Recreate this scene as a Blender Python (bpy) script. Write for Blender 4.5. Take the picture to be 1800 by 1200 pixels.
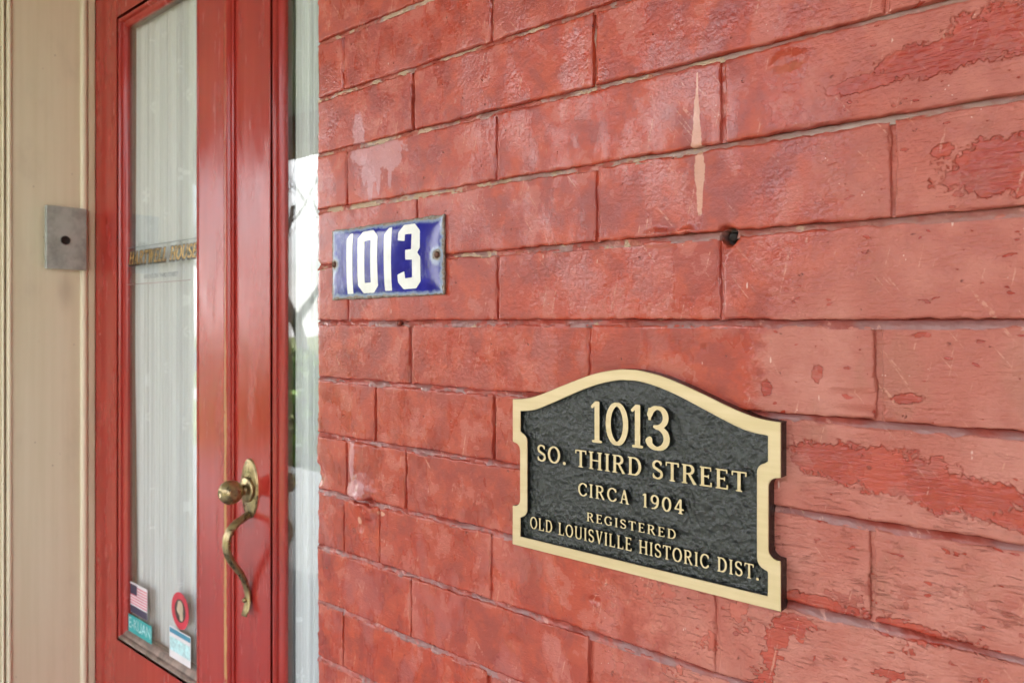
import bpy, bmesh, math, random
import numpy as np
from mathutils import Vector, Matrix

for o in list(bpy.data.objects):
    bpy.data.objects.remove(o, do_unlink=True)
R = math.radians
random.seed(7)
EYE = 1.30                      # lens height above the porch floor
COL = bpy.context.scene.collection
scene = bpy.context.scene

# ------------------------------------------------------------------ camera
cd = bpy.data.cameras.new('camera')
cam = bpy.data.objects.new('camera', cd)
COL.objects.link(cam)
cam.location = (0.740, -0.5135, EYE)
cam.rotation_euler = (R(90), 0, R(40.80))
cd.sensor_width = 36
cd.lens = 26.64
cd.shift_y = -33 / 1800
cd.clip_start = 0.02
cd.clip_end = 500
cd.dof.use_dof = True
cd.dof.focus_distance = 0.62
cd.dof.aperture_fstop = 12.0
scene.camera = cam
cy = scene.cycles
cy.max_bounces = 5
cy.diffuse_bounces = 3
cy.glossy_bounces = 3
cy.transparent_max_bounces = 12
cy.use_adaptive_sampling = True
cy.adaptive_threshold = 0.04

# ------------------------------------------------------------------ sky, sun, exposure
SUN_EL, SUN_AZ = R(57), R(205)          # azimuth clockwise from +Y (house inward)
w = bpy.data.worlds.new('World')
scene.world = w
w.use_nodes = True
nt = w.node_tree
nt.nodes.clear()
N = nt.nodes.new
L = nt.links.new
out = N('ShaderNodeOutputWorld')
bg = N('ShaderNodeBackground')
bg.inputs['Strength'].default_value = 0.12
sky = N('ShaderNodeTexSky')
sky.sky_type = 'NISHITA'
sky.sun_disc = False
sky.sun_elevation = SUN_EL
sky.sun_rotation = SUN_AZ
sky.air_density = 1.0
sky.dust_density = 2.5
sky.ozone_density = 1.0
tc = N('ShaderNodeTexCoord')
mp = N('ShaderNodeMapping')
mp.inputs['Scale'].default_value = (1, 1, 2.6)
cn = N('ShaderNodeTexNoise')
cn.inputs['Scale'].default_value = 2.1
cn.inputs['Detail'].default_value = 7
cn.inputs['Roughness'].default_value = 0.55
cr = N('ShaderNodeMapRange')
cr.inputs['From Min'].default_value = 0.40
cr.inputs['From Max'].default_value = 0.60
cm = N('ShaderNodeMix')
cm.data_type = 'RGBA'
cm.inputs['B'].default_value = (15.5, 15.4, 15.4, 1)
L(tc.outputs['Generated'], mp.inputs['Vector'])
L(mp.outputs['Vector'], cn.inputs['Vector'])
L(cn.outputs['Fac'], cr.inputs['Value'])
L(cr.outputs['Result'], cm.inputs['Factor'])
L(sky.outputs['Color'], cm.inputs['A'])
L(cm.outputs['Result'], bg.inputs['Color'])
L(bg.outputs['Background'], out.inputs['Surface'])

sd = bpy.data.lights.new('sun', 'SUN')
sd.energy = 3.0
sd.angle = R(0.5)
sd.color = (1.0, 0.95, 0.87)
sun = bpy.data.objects.new('sun', sd)
COL.objects.link(sun)
sdir = Vector((math.sin(SUN_AZ) * math.cos(SUN_EL), math.cos(SUN_AZ) * math.cos(SUN_EL), math.sin(SUN_EL)))
sun.rotation_euler = sdir.to_track_quat('Z', 'Y').to_euler()
sun.location = (0, -4, 8)

vs = scene.view_settings
vs.view_transform = 'Standard'
vs.look = 'None'
vs.gamma = 1
vs.use_curve_mapping = False
vs.exposure = 2.02


# ------------------------------------------------------------------ noise for geometry
_rng = np.random.RandomState(11)
_tab = _rng.rand(256, 256)


def vn(x, y, s=0):
    """value noise, 0..1"""
    x = np.asarray(x, float) + s * 17.37
    y = np.asarray(y, float) + s * 9.71
    xi = np.floor(x).astype(int)
    yi = np.floor(y).astype(int)
    fx = x - xi
    fy = y - yi
    fx = fx * fx * (3 - 2 * fx)
    fy = fy * fy * (3 - 2 * fy)
    g = lambda a, b: _tab[a & 255, b & 255]
    return (g(xi, yi) * (1 - fx) + g(xi + 1, yi) * fx) * (1 - fy) + (g(xi, yi + 1) * (1 - fx) + g(xi + 1, yi + 1) * fx) * fy


def fbm(x, y, s=0, o=3):
    t = 0
    a = 0.5
    for k in range(o):
        t = t + a * (vn(x * 2 ** k, y * 2 ** k, s + k) - 0.5)
        a *= 0.5
    return t


# ------------------------------------------------------------------ object helpers
WL = {}


def tag(o, label=None, cat=None, group=None, kind=None):
    if label:
        o['label'] = label
    if cat:
        o['category'] = cat
    if group:
        o['group'] = group
    if kind:
        o['kind'] = kind
    return o


def thing(name, loc, label, cat, group=None):
    o = bpy.data.objects.new(name, None)
    COL.objects.link(o)
    o.location = loc
    o.empty_display_size = 0.05
    WL[o.name] = Vector(loc)
    return tag(o, label, cat, group)


def mesh_obj(name, v, f, mat, parent=None, smooth=False, mats=None, midx=None):
    v = np.asarray(v, float)
    c = (v.min(0) + v.max(0)) / 2
    me = bpy.data.meshes.new(name)
    if isinstance(f, np.ndarray):
        f = f.tolist()
    me.from_pydata((v - c).tolist(), [], f)
    for m in (mats or [mat]):
        me.materials.append(m)
    if midx is not None:
        me.polygons.foreach_set('material_index', midx)
    if smooth:
        me.polygons.foreach_set('use_smooth', [True] * len(me.polygons))
    me.update()
    o = bpy.data.objects.new(name, me)
    COL.objects.link(o)
    c = Vector(c)
    WL[o.name] = c
    if parent is not None:
        o.parent = parent
        o.location = c - WL[parent.name]
    else:
        o.location = c
    return o


def from_bm(name, bm, mat, parent=None, smooth=False):
    bm.verts.ensure_lookup_table()
    bm.verts.index_update()
    v = [tuple(q.co) for q in bm.verts]
    f = [[q.index for q in fc.verts] for fc in bm.faces]
    bm.free()
    return mesh_obj(name, v, f, mat, parent, smooth)


def box_bm(x0, x1, y0, y1, z0, z1, bev=0.0, seg=2):
    bm = bmesh.new()
    bmesh.ops.create_cube(bm, size=1)
    for q in bm.verts:
        q.co = Vector(((x0 + x1) / 2 + q.co.x * (x1 - x0), (y0 + y1) / 2 + q.co.y * (y1 - y0), (z0 + z1) / 2 + q.co.z * (z1 - z0)))
    if bev:
        bmesh.ops.bevel(bm, geom=list(bm.edges), offset=bev, segments=seg, profile=0.6, affect='EDGES')
    return bm


def box(name, x0, x1, y0, y1, z0, z1, mat, parent=None, bev=0.0, seg=2):
    return from_bm(name, box_bm(x0, x1, y0, y1, z0, z1, bev, seg), mat, parent)


def tube(path, rad, n=12, flat=None):
    """verts, faces of a tube along path (list of Vector); rad list or number"""
    P = [Vector(p) for p in path]
    v = []
    f = []
    up = Vector((1, 0, 0))
    for i, p in enumerate(P):
        t = (P[min(i + 1, len(P) - 1)] - P[max(i - 1, 0)]).normalized()
        a = (up - t * up.dot(t))
        a = a.normalized() if a.length > 1e-5 else Vector((0, 0, 1))
        b = t.cross(a)
        r = rad[i] if isinstance(rad, (list, tuple)) else rad
        ra, rb = r if isinstance(r, tuple) else (r, r)
        for k in range(n):
            an = 2 * math.pi * k / n
            v.append(tuple(p + a * math.cos(an) * ra + b * math.sin(an) * rb))
    for i in range(len(P) - 1):
        for k in range(n):
            f.append([i * n + k, i * n + (k + 1) % n, (i + 1) * n + (k + 1) % n, (i + 1) * n + k])
    f.append(list(range(n))[::-1])
    f.append([(len(P) - 1) * n + k for k in range(n)])
    return v, f


def lathe(prof, center, n=32, sx=1.0, sz=1.0, sign=-1):
    """prof: list of (radius, out); axis along -Y (out towards the street)"""
    v = []
    f = []
    for r, o in prof:
        for k in range(n):
            a = 2 * math.pi * k / n
            v.append((center[0] + r * math.cos(a) * sx, center[1] + sign * o, center[2] + r * math.sin(a) * sz))
    for i in range(len(prof) - 1):
        for k in range(n):
            f.append([i * n + k, i * n + (k + 1) % n, (i + 1) * n + (k + 1) % n, (i + 1) * n + k])
    f.append(list(range(n)))
    f.append([(len(prof) - 1) * n + k for k in range(n)][::-1])
    return v, f


def prism(poly, y0, y1):
    """extrude an xz polygon (counter-clockwise seen from -Y) between y0 (front) and y1 (back)"""
    n = len(poly)
    v = [(x, y0, z) for x, z in poly] + [(x, y1, z) for x, z in poly]
    f = [list(range(n)), list(range(n, 2 * n))[::-1]]
    for i in range(n):
        j = (i + 1) % n
        f.append([i, n + i, n + j, j])
    return v, f


# ------------------------------------------------------------------ node helper
class NB:
    def __init__(s, name, flat=False):
        s.flat = flat
        s.m = bpy.data.materials.new(name)
        s.m.use_nodes = True
        s.t = s.m.node_tree
        s.t.nodes.clear()
        s.out = s.t.nodes.new('ShaderNodeOutputMaterial')
        g = s.t.nodes.new('ShaderNodeNewGeometry')
        s.geo = g
        s.pos = g.outputs['Position']
        sp = s.t.nodes.new('ShaderNodeSeparateXYZ')
        s.t.links.new(s.pos, sp.inputs[0])
        s.x, s.y, s.z = sp.outputs
        if flat:                    # wall-plane coordinates (along, up)
            c = s.t.nodes.new('ShaderNodeCombineXYZ')
            ad = s.t.nodes.new('ShaderNodeMath')
            s.t.links.new(s.x, ad.inputs[0])
            s.t.links.new(s.y, ad.inputs[1])
            s.t.links.new(ad.outputs[0], c.inputs[0])
            s.t.links.new(s.z, c.inputs[1])
            s.pos = c.outputs[0]

    def put(s, sock, val):
        if hasattr(val, 'links') or isinstance(val, bpy.types.NodeSocket):
            s.t.links.new(val, sock)
        else:
            if sock.type == 'RGBA' and len(val) == 3:
                val = (*val, 1)
            sock.default_value = val

    def math(s, op, a, b=0.0, c=None, clamp=False):
        n = s.t.nodes.new('ShaderNodeMath')
        n.operation = op
        n.use_clamp = clamp
        s.put(n.inputs[0], a)
        s.put(n.inputs[1], b)
        if c is not None:
            s.put(n.inputs[2], c)
        return n.outputs[0]

    def add(s, a, b): return s.math('ADD', a, b)
    def sub(s, a, b): return s.math('SUBTRACT', a, b)
    def mul(s, a, b): return s.math('MULTIPLY', a, b)
    def mx(s, a, b): return s.math('MAXIMUM', a, b)
    def mn(s, a, b): return s.math('MINIMUM', a, b)

    def rng(s, v, a, b, c=0.0, d=1.0, smooth=True):
        n = s.t.nodes.new('ShaderNodeMapRange')
        n.interpolation_type = 'SMOOTHSTEP' if smooth else 'LINEAR'
        s.put(n.inputs['Value'], v)
        for k, q in zip(('From Min', 'From Max', 'To Min', 'To Max'), (a, b, c, d)):
            s.put(n.inputs[k], q)
        return n.outputs['Result']

    def map(s, scale=(1, 1, 1), rot=(0, 0, 0), loc=(0, 0, 0), vec=None):
        n = s.t.nodes.new('ShaderNodeMapping')
        s.put(n.inputs['Vector'], vec or s.pos)
        n.inputs['Scale'].default_value = scale
        n.inputs['Rotation'].default_value = rot
        n.inputs['Location'].default_value = loc
        return n.outputs['Vector']

    def noise(s, scale, detail=3, rough=0.5, vec=None, dist=0.0, color=False):
        n = s.t.nodes.new('ShaderNodeTexNoise')
        if s.flat:
            n.noise_dimensions = '2D'
        s.put(n.inputs['Vector'], vec or s.pos)
        n.inputs['Scale'].default_value = scale
        n.inputs['Detail'].default_value = detail
        n.inputs['Roughness'].default_value = rough
        n.inputs['Distortion'].default_value = dist
        return n.outputs['Color' if color else 'Fac']

    def voro(s, scale, feature='F1', vec=None, rand=1.0, out='Distance'):
        n = s.t.nodes.new('ShaderNodeTexVoronoi')
        if s.flat:
            n.voronoi_dimensions = '2D'
        n.feature = feature
        s.put(n.inputs['Vector'], vec or s.pos)
        n.inputs['Scale'].default_value = scale
        n.inputs['Randomness'].default_value = rand
        return n.outputs[out]

    def mix(s, fac, a, b, mode='MIX'):
        n = s.t.nodes.new('ShaderNodeMix')
        n.data_type = 'RGBA'
        n.blend_type = mode
        s.put(n.inputs['Factor'], fac)
        s.put(n.inputs['A'], a)
        s.put(n.inputs['B'], b)
        return n.outputs['Result']

    def bump(s, h, strength=0.5, dist=0.001, normal=None):
        n = s.t.nodes.new('ShaderNodeBump')
        n.inputs['Strength'].default_value = strength
        n.inputs['Distance'].default_value = dist
        s.put(n.inputs['Height'], h)
        if normal:
            s.put(n.inputs['Normal'], normal)
        return n.outputs['Normal']

    def bsdf(s, col, rough=0.5, metal=0.0, normal=None, spec=0.5, **kw):
        n = s.t.nodes.new('ShaderNodeBsdfPrincipled')
        s.put(n.inputs['Base Color'], col)
        s.put(n.inputs['Roughness'], rough)
        s.put(n.inputs['Metallic'], metal)
        s.put(n.inputs['Specular IOR Level'], spec)
        if normal:
            s.put(n.inputs['Normal'], normal)
        for k, q in kw.items():
            s.put(n.inputs[k], q)
        return n.outputs[0]

    def done(s, shader):
        s.t.links.new(shader, s.out.inputs['Surface'])
        return s.m


# ------------------------------------------------------------------ painted brick
def hole_mask(b):  # blackens the inside of the drilled hole, painting in its shade
    return b.rng(b.math('SQRT', b.add(b.math('POWER', b.sub(b.x, 0.5018), 2), b.math('POWER', b.sub(b.z, EYE + 0.0621), 2))), 0.0072, 0.0050)


def brick_paint():
    b = NB('red_brick_paint', True)
    x, z = b.x, b.z
    big = b.noise(9, 2, 0.55)
    mid = b.noise(34, 3, 0.62)
    mid2 = b.noise(27, 4, 0.66, b.map(loc=(9, 4, 2)))
    fine = b.noise(300, 2, 0.6)
    wobn = b.noise(75, 3, 0.66)
    oi = b.t.nodes.new('ShaderNodeObjectInfo')
    rnd = oi.outputs['Random']
    # the lower, glossier coat
    c1 = b.mix(b.rng(big, 0.35, 0.65), (0.41, 0.046, 0.017), (0.345, 0.046, 0.026))
    c1 = b.mix(b.rng(mid, 0.42, 0.68), c1, (0.46, 0.068, 0.028))
    c1 = b.mix(b.mul(b.rng(mid2, 0.53, 0.36), 0.5), c1, (0.215, 0.030, 0.026))
    c1 = b.mix(b.mul(rnd, 0.25), c1, (0.30, 0.062, 0.052))
    # smears of thin pinkish film, drawn downwards
    filmn = b.noise(6.0, 3, 0.62, b.map(scale=(4.2, 2.2, 1), loc=(1.7, 0, 0)))
    film = b.rng(filmn, 0.5, 0.64)
    c1 = b.mix(b.mul(film, 0.36), c1, (0.45, 0.145, 0.13))
    blot = b.rng(mid2, 0.575, 0.595)
    c1 = b.mix(b.mul(blot, 0.48), c1, (0.49, 0.145, 0.11))
    # chalky top coat right of the old paint line, partly peeled
    xs = b.add(x, b.mul(b.sub(wobn, 0.5), 0.022))
    chalk = b.rng(b.add(xs, b.mul(b.sub(mid2, 0.5), 0.05)), 0.515, b.rng(z, EYE - 0.02, EYE + 0.06, 0.532, 0.640))
    wob = b.mul(b.sub(wobn, 0.5), 1.25)
    at = b.t.nodes.new('ShaderNodeAttribute')          # how deep inside an old flake, drip or scrape this spot lies
    at.attribute_name = 'wear'
    sa = b.t.nodes.new('ShaderNodeSeparateColor')
    b.put(sa.inputs[0], at.outputs['Color'])
    near_ = lambda ch, k: b.rng(b.add(b.sub(2.0, b.mul(sa.outputs[ch], 2.0)), b.add(b.mul(wob, k), b.mul(b.sub(fine, 0.5), 0.30))), 1.10, 0.90)
    peel = near_(0, 1.0)
    pits = b.rng(b.noise(120, 2, 0.6, b.map(scale=(0.55, 1.1, 1), loc=(5, 1, 0))), 0.715, 0.73)
    peel = b.mx(peel, pits)
    low = b.mul(b.rng(z, EYE - 0.14, EYE - 0.22), b.rng(mid2, 0.58, 0.595))
    peel = b.mx(peel, low)
    peel = b.mul(peel, b.rng(mid2, 0.30, 0.50, 0.55, 1.0))
    keep = b.sub(1.0, peel)
    lo = b.mul(b.rng(b.add(x, b.mul(mid2, 0.25)), 0.50, 0.60), b.rng(z, EYE - 0.185, EYE - 0.20))
    chalk2 = b.mul(b.mx(chalk, b.mul(lo, 0.85)), keep)
    under = b.mix(b.rng(mid, 0.35, 0.65), (0.33, 0.032, 0.018), (0.41, 0.052, 0.028))      # sound red coat under the loose one
    c1 = b.mix(b.mul(chalk, 0.85), c1, under)
    cc = b.mix(b.rng(mid, 0.3, 0.7), (0.45, 0.145, 0.108), (0.52, 0.210, 0.165))
    cc = b.mix(b.mul(b.rng(big, 0.45, 0.7), 0.65), cc, (0.40, 0.098, 0.068))
    cc = b.mix(b.mul(b.rng(filmn, 0.55, 0.7), 0.4), cc, (0.34, 0.135, 0.088))
    col = b.mix(b.mul(chalk2, b.rng(z, EYE + 0.06, EYE - 0.02, 0.55, 0.88)), c1, cc)
    # a darker outline where the loose coat ends
    rim = b.mul(b.mul(b.rng(peel, 0.0, 0.35), b.rng(peel, 0.9, 0.5)), chalk)
    col = b.mix(b.mul(rim, 0.22), col, (0.20, 0.035, 0.028))
    # drips of pale dried wash high on the left
    dr = near_(1, 0.75)
    col = b.mix(b.mul(dr, 0.65), col, (0.50, 0.25, 0.27))
    sc = near_(2, 0.4)           # pale wedge-shaped scrape
    col = b.mix(b.mul(sc, 0.75), col, (0.64, 0.35, 0.25))
    # thin scratches
    s1 = b.rng(b.noise(1.0, 1, 0.5, b.map(scale=(300, 17, 1), vec=b.map(rot=(0, 0, R(13))))), 0.71, 0.77)
    s2 = b.rng(b.noise(1.0, 1, 0.5, b.map(scale=(17, 280, 1), loc=(4, 3, 0), vec=b.map(rot=(0, 0, R(52))))), 0.72, 0.78)
    sm = b.mx(b.mul(s1, b.rng(mid2, 0.50, 0.57)), b.mul(s2, b.rng(big, 0.52, 0.60)))
    sm = b.mul(sm, b.rng(fine, 0.36, 0.6))
    col = b.mix(b.mul(sm, 0.55), col, (0.62, 0.30, 0.22))
    # pale vertical ticks, flecks, dark chips
    ticks = b.mul(b.rng(b.voro(85, 'F1', b.map(scale=(1, 0.22, 1))), 0.06, 0.035), b.rng(mid, 0.66, 0.70))
    flecks = b.mul(b.rng(b.voro(150, 'F1'), 0.08, 0.045), b.rng(mid2, 0.66, 0.70))
    col = b.mix(b.mul(b.mx(ticks, flecks), 0.85), col, (0.70, 0.46, 0.40))
    chips = b.mul(b.rng(b.voro(62, 'F1', b.map(scale=(1, 1.5, 1), loc=(.3, .2, 0))), 0.12, 0.09), b.rng(wobn, 0.66, 0.70))
    col = b.mix(b.mul(chips, 0.7), col, (0.16, 0.030, 0.022))
    # wrinkles in the chalky coat
    wr = b.noise(62, 2, 0.62, b.map(scale=(1.0, 6.5, 1), rot=(0, 0, R(-3))))
    wrm = b.mul(b.rng(wr, 0.565, 0.68), b.mul(b.mx(chalk2, 0.10), b.rng(mid2, 0.38, 0.56)))
    wrm = b.mul(wrm, b.rng(z, EYE - 0.02, EYE - 0.17, 0.22, 1.0))
    col = b.mix(b.mul(wrm, 0.24), col, (0.19, 0.040, 0.030))
    hm = hole_mask(b)
    col = b.mix(b.mul(hm, 0.95), col, (0.020, 0.011, 0.009))
    # heights
    h = b.add(b.mul(b.sub(mid, 0.5), 0.40), b.mul(b.sub(fine, 0.5), b.add(0.20, b.mul(chalk2, 0.28))))
    h = b.add(h, b.mul(chalk2, 0.60))
    h = b.sub(h, b.add(b.mul(wrm, 0.6), b.mul(chips, 0.5)))
    brush = b.noise(1.0, 2, 0.6, b.map(scale=(60, 210, 1), vec=b.map(rot=(0, 0, R(-22)))))
    h = b.add(h, b.mul(b.add(b.mul(b.sub(wr, 0.5), 0.6), b.mul(b.sub(brush, 0.5), 0.36)), b.mx(chalk, 0.10)))
    nrm = b.bump(h, 1.0, 0.0014)
    r = b.add(b.add(b.rng(mid, 0.3, 0.7, 0.18, 0.33), b.mul(chalk2, b.rng(z, EYE + 0.05, EYE - 0.02, 0.10, 0.22))), b.mul(b.rng(filmn, 0.42, 0.58, 0.14, -0.07), b.rng(x, 0.56, 0.50)))
    return b.done(b.bsdf(col, r, 0, nrm, 0.50))


def mortar_paint():
    b = NB('mortar_paint', True)
    x, z = b.x, b.z
    mid = b.noise(60, 4, 0.65)
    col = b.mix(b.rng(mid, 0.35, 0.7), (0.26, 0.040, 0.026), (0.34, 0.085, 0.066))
    n2 = b.noise(30, 4, 0.7, b.map(loc=(3, 3, 3)))
    # grey tint on the tooled slope; deep edge left red to imitate joint shadow
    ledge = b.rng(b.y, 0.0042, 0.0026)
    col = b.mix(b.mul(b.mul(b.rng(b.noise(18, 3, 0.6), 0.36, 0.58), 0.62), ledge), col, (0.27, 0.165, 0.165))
    # greyer, less painted higher up; bare sand where the paint has come off
    up = b.rng(z, EYE + 0.02, EYE + 0.12)
    col = b.mix(b.mul(up, b.rng(n2, 0.35, 0.55, 0.25, 0.75)), col, (0.40, 0.31, 0.27))
    side = b.mul(b.rng(x, 0.70, 0.20), b.rng(z, EYE - 0.06, EYE + 0.10))
    thr = b.sub(0.70, b.mul(side, 0.22))
    bare = b.rng(b.sub(n2, thr), 0.0, 0.04)
    sand = b.mix(b.noise(800, 2), (0.34, 0.22, 0.14), (0.60, 0.45, 0.32))
    col = b.mix(b.mul(bare, 0.9), col, sand)
    over = b.rng(b.noise(22, 3, 0.7, b.map(loc=(6, 1, 8))), 0.50, 0.54)
    over = b.mul(over, b.rng(x, 0.52, 0.40))
    col = b.mix(b.mul(over, 0.85), col, b.mix(mid, (0.30, 0.040, 0.026), (0.44, 0.090, 0.065)))
    pink = b.rng(mid, 0.64, 0.68)
    col = b.mix(b.mul(pink, 0.6), col, (0.56, 0.28, 0.24))
    col = b.mix(b.mul(hole_mask(b), 0.95), col, (0.020, 0.011, 0.009))
    h = b.add(b.mul(b.noise(220, 3, 0.65), 0.8), b.mul(b.noise(700, 2, 0.6), b.mul(bare, 0.5)))
    nrm = b.bump(h, 0.6, 0.0012)
    return b.done(b.bsdf(col, b.add(0.33, b.mul(bare, 0.5)), 0, nrm, 0.5))


def simple(name, col, rough=0.5, metal=0.0, var=0.08, scale=20, bump=0.0, bscale=200, spec=0.5, stretch=(1, 1, 1)):
    b = NB(name)
    n = b.noise(scale, 4, 0.6, b.map(scale=stretch))
    dark = tuple(c * (1 - 2 * var) for c in col)
    light = tuple(min(1, c * (1 + 2 * var)) for c in col)
    c = b.mix(b.rng(n, 0.3, 0.7), dark, light)
    nrm = b.bump(b.noise(bscale, 3, 0.6, b.map(scale=stretch)), 0.5, bump) if bump else None
    return b.done(b.bsdf(c, b.rng(n, 0.3, 0.7, rough * 0.9, rough * 1.1), metal, nrm, spec))


def door_paint(name='red_door_paint', rub=None):
    b = NB(name)
    st = b.noise(70, 4, 0.6, b.map(scale=(1, 1, 0.03)))
    big = b.noise(5, 3, 0.5, b.map(scale=(2, 1, 1)))
    col = b.mix(b.rng(st, 0.3, 0.7), (0.36, 0.026, 0.019), (0.41, 0.038, 0.028))
    col = b.mix(b.mul(b.rng(big, 0.45, 0.7), 0.5), col, (0.30, 0.024, 0.022))
    chip = b.mul(b.rng(b.voro(55, 'F1', b.map(scale=(1, 1, 0.6))), 0.10, 0.06), b.rng(b.noise(12, 2), 0.60, 0.66))
    col = b.mix(b.mul(chip, 0.5), col, (0.12, 0.02, 0.015))
    rough = b.rng(b.noise(22, 4, 0.6, b.map(scale=(2.5, 1, 0.35))), 0.35, 0.70, 0.15, 0.30)
    if rub is not None:
        d = b.math('ABSOLUTE', b.sub(b.x, rub))
        m = b.rng(b.add(d, b.mul(b.sub(b.noise(45, 5, 0.7, b.map(scale=(1, 1, 0.35))), 0.5), 0.010)), 0.0042, 0.0026)
        m = b.mul(m, b.rng(b.z, EYE + 0.25, EYE - 0.35, 0.15, 1.0))
        m = b.mul(m, b.rng(b.noise(14, 5, 0.7, b.map(loc=(0, 0, 4))), 0.34, 0.42))
        col = b.mix(m, col, (0.50, 0.27, 0.10))
        rough = b.add(rough, b.mul(m, 0.3))
    nrm = b.bump(b.add(b.mul(st, 0.6), b.mul(b.noise(14, 2), 1.2)), 0.35, 0.0007)
    return b.done(b.bsdf(col, rough, 0, nrm, 0.5))


def beige_paint():
    b = NB('beige_trim_paint')
    st = b.noise(60, 4, 0.6, b.map(scale=(1, 1, 0.03)))
    col = b.mix(b.rng(st, 0.3, 0.7), (0.74, 0.68, 0.49), (0.79, 0.73, 0.55))
    gr = b.noise(9, 5, 0.65, b.map(scale=(1, 1, 0.5)))
    col = b.mix(b.mul(b.rng(gr, 0.5, 0.75), 0.22), col, (0.40, 0.34, 0.23))
    # drip stain below the bell plate
    dx = b.mul(b.sub(b.y, 0.137), 1 / 0.022)
    dz = b.mul(b.sub(b.z, EYE + 0.075), 1 / 0.05)
    d = b.math('SQRT', b.add(b.mul(dx, dx), b.mul(dz, dz)))
    col = b.mix(b.mul(b.rng(b.add(d, b.mul(b.sub(gr, 0.5), 1.2)), 1.2, 0.1), 0.35), col, (0.30, 0.24, 0.15))
    dot = b.rng(b.voro(26, 'F1'), 0.06, 0.03)
    col = b.mix(b.mul(dot, 0.5), col, (0.22, 0.16, 0.09))
    nrm = b.bump(b.add(b.mul(st, 0.7), b.noise(25, 3)), 0.3, 0.0006)
    return b.done(b.bsdf(col, b.rng(gr, 0.3, 0.7, 0.36, 0.5), 0, nrm, 0.45))


def glass_mat():
    b = NB('window_glass')
    dt = b.t.nodes.new('ShaderNodeVectorMath')
    dt.operation = 'DOT_PRODUCT'
    b.put(dt.inputs[0], b.geo.outputs['Incoming'])
    b.put(dt.inputs[1], b.geo.outputs['Normal'])
    c = b.math('ABSOLUTE', dt.outputs['Value'])
    f_ = b.add(0.04, b.mul(b.math('POWER', b.sub(1.0, c), 4.0), 0.96))     # reflectance of one glass face
    tr = b.t.nodes.new('ShaderNodeBsdfTransparent')
    tr.inputs['Color'].default_value = (0.975, 0.985, 0.98, 1)
    gl = b.t.nodes.new('ShaderNodeBsdfGlossy')
    gl.inputs['Roughness'].default_value = 0.004
    gl.inputs['Color'].default_value = (1, 1, 1, 1)
    nr = b.bump(b.noise(3.5, 2, 0.5), 0.25, 0.004)     # old glass is never quite flat
    b.t.links.new(nr, gl.inputs['Normal'])
    mxs = b.t.nodes.new('ShaderNodeMixShader')
    b.put(mxs.inputs['Fac'], f_)
    b.t.links.new(tr.outputs[0], mxs.inputs[1])
    b.t.links.new(gl.outputs[0], mxs.inputs[2])
    return b.done(mxs.outputs[0])


def lace_mat():
    b = NB('white_lace')
    sc = 12.0
    v = b.map(scale=(1, 0, 1))
    vn_ = b.t.nodes.new('ShaderNodeTexVoronoi')
    b.put(vn_.inputs['Vector'], v)
    vn_.inputs['Scale'].default_value = sc
    vn_.inputs['Randomness'].default_value = 0.45
    sub = b.t.nodes.new('ShaderNodeVectorMath')
    sub.operation = 'SUBTRACT'
    b.put(sub.inputs[0], v)
    b.put(sub.inputs[1], vn_.outputs['Position'])
    sp = b.t.nodes.new('ShaderNodeSeparateXYZ')
    b.put(sp.inputs[0], sub.outputs[0])
    ang = b.math('ARCTAN2', sp.outputs[2], sp.outputs[0])
    r = vn_.outputs['Distance']
    pet = b.add(0.17, b.mul(b.math('COSINE', b.mul(ang, 5.0)), 0.06))
    fl = b.rng(b.sub(r, pet), 0.04, -0.04)
    weave = b.mul(b.add(b.math('SINE', b.mul(b.x, 2600.0)), b.math('SINE', b.mul(b.z, 2600.0))), 0.06)
    op = b.add(b.add(0.84, weave), b.mul(fl, 0.25))
    d = b.t.nodes.new('ShaderNodeBsdfDiffuse')
    d.inputs['Color'].default_value = (0.92, 0.95, 0.97, 1)
    tl = b.t.nodes.new('ShaderNodeBsdfTranslucent')
    tl.inputs['Color'].default_value = (0.92, 0.95, 0.97, 1)
    m1 = b.t.nodes.new('ShaderNodeMixShader')
    m1.inputs['Fac'].default_value = 0.12
    b.t.links.new(d.outputs[0], m1.inputs[1])
    b.t.links.new(tl.outputs[0], m1.inputs[2])
    tr = b.t.nodes.new('ShaderNodeBsdfTransparent')
    m2 = b.t.nodes.new('ShaderNodeMixShader')
    b.put(m2.inputs['Fac'], b.math('MINIMUM', op, 1.0))
    b.t.links.new(tr.outputs[0], m2.inputs[1])
    b.t.links.new(m1.outputs[0], m2.inputs[2])
    return b.done(m2.outputs[0])


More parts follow.
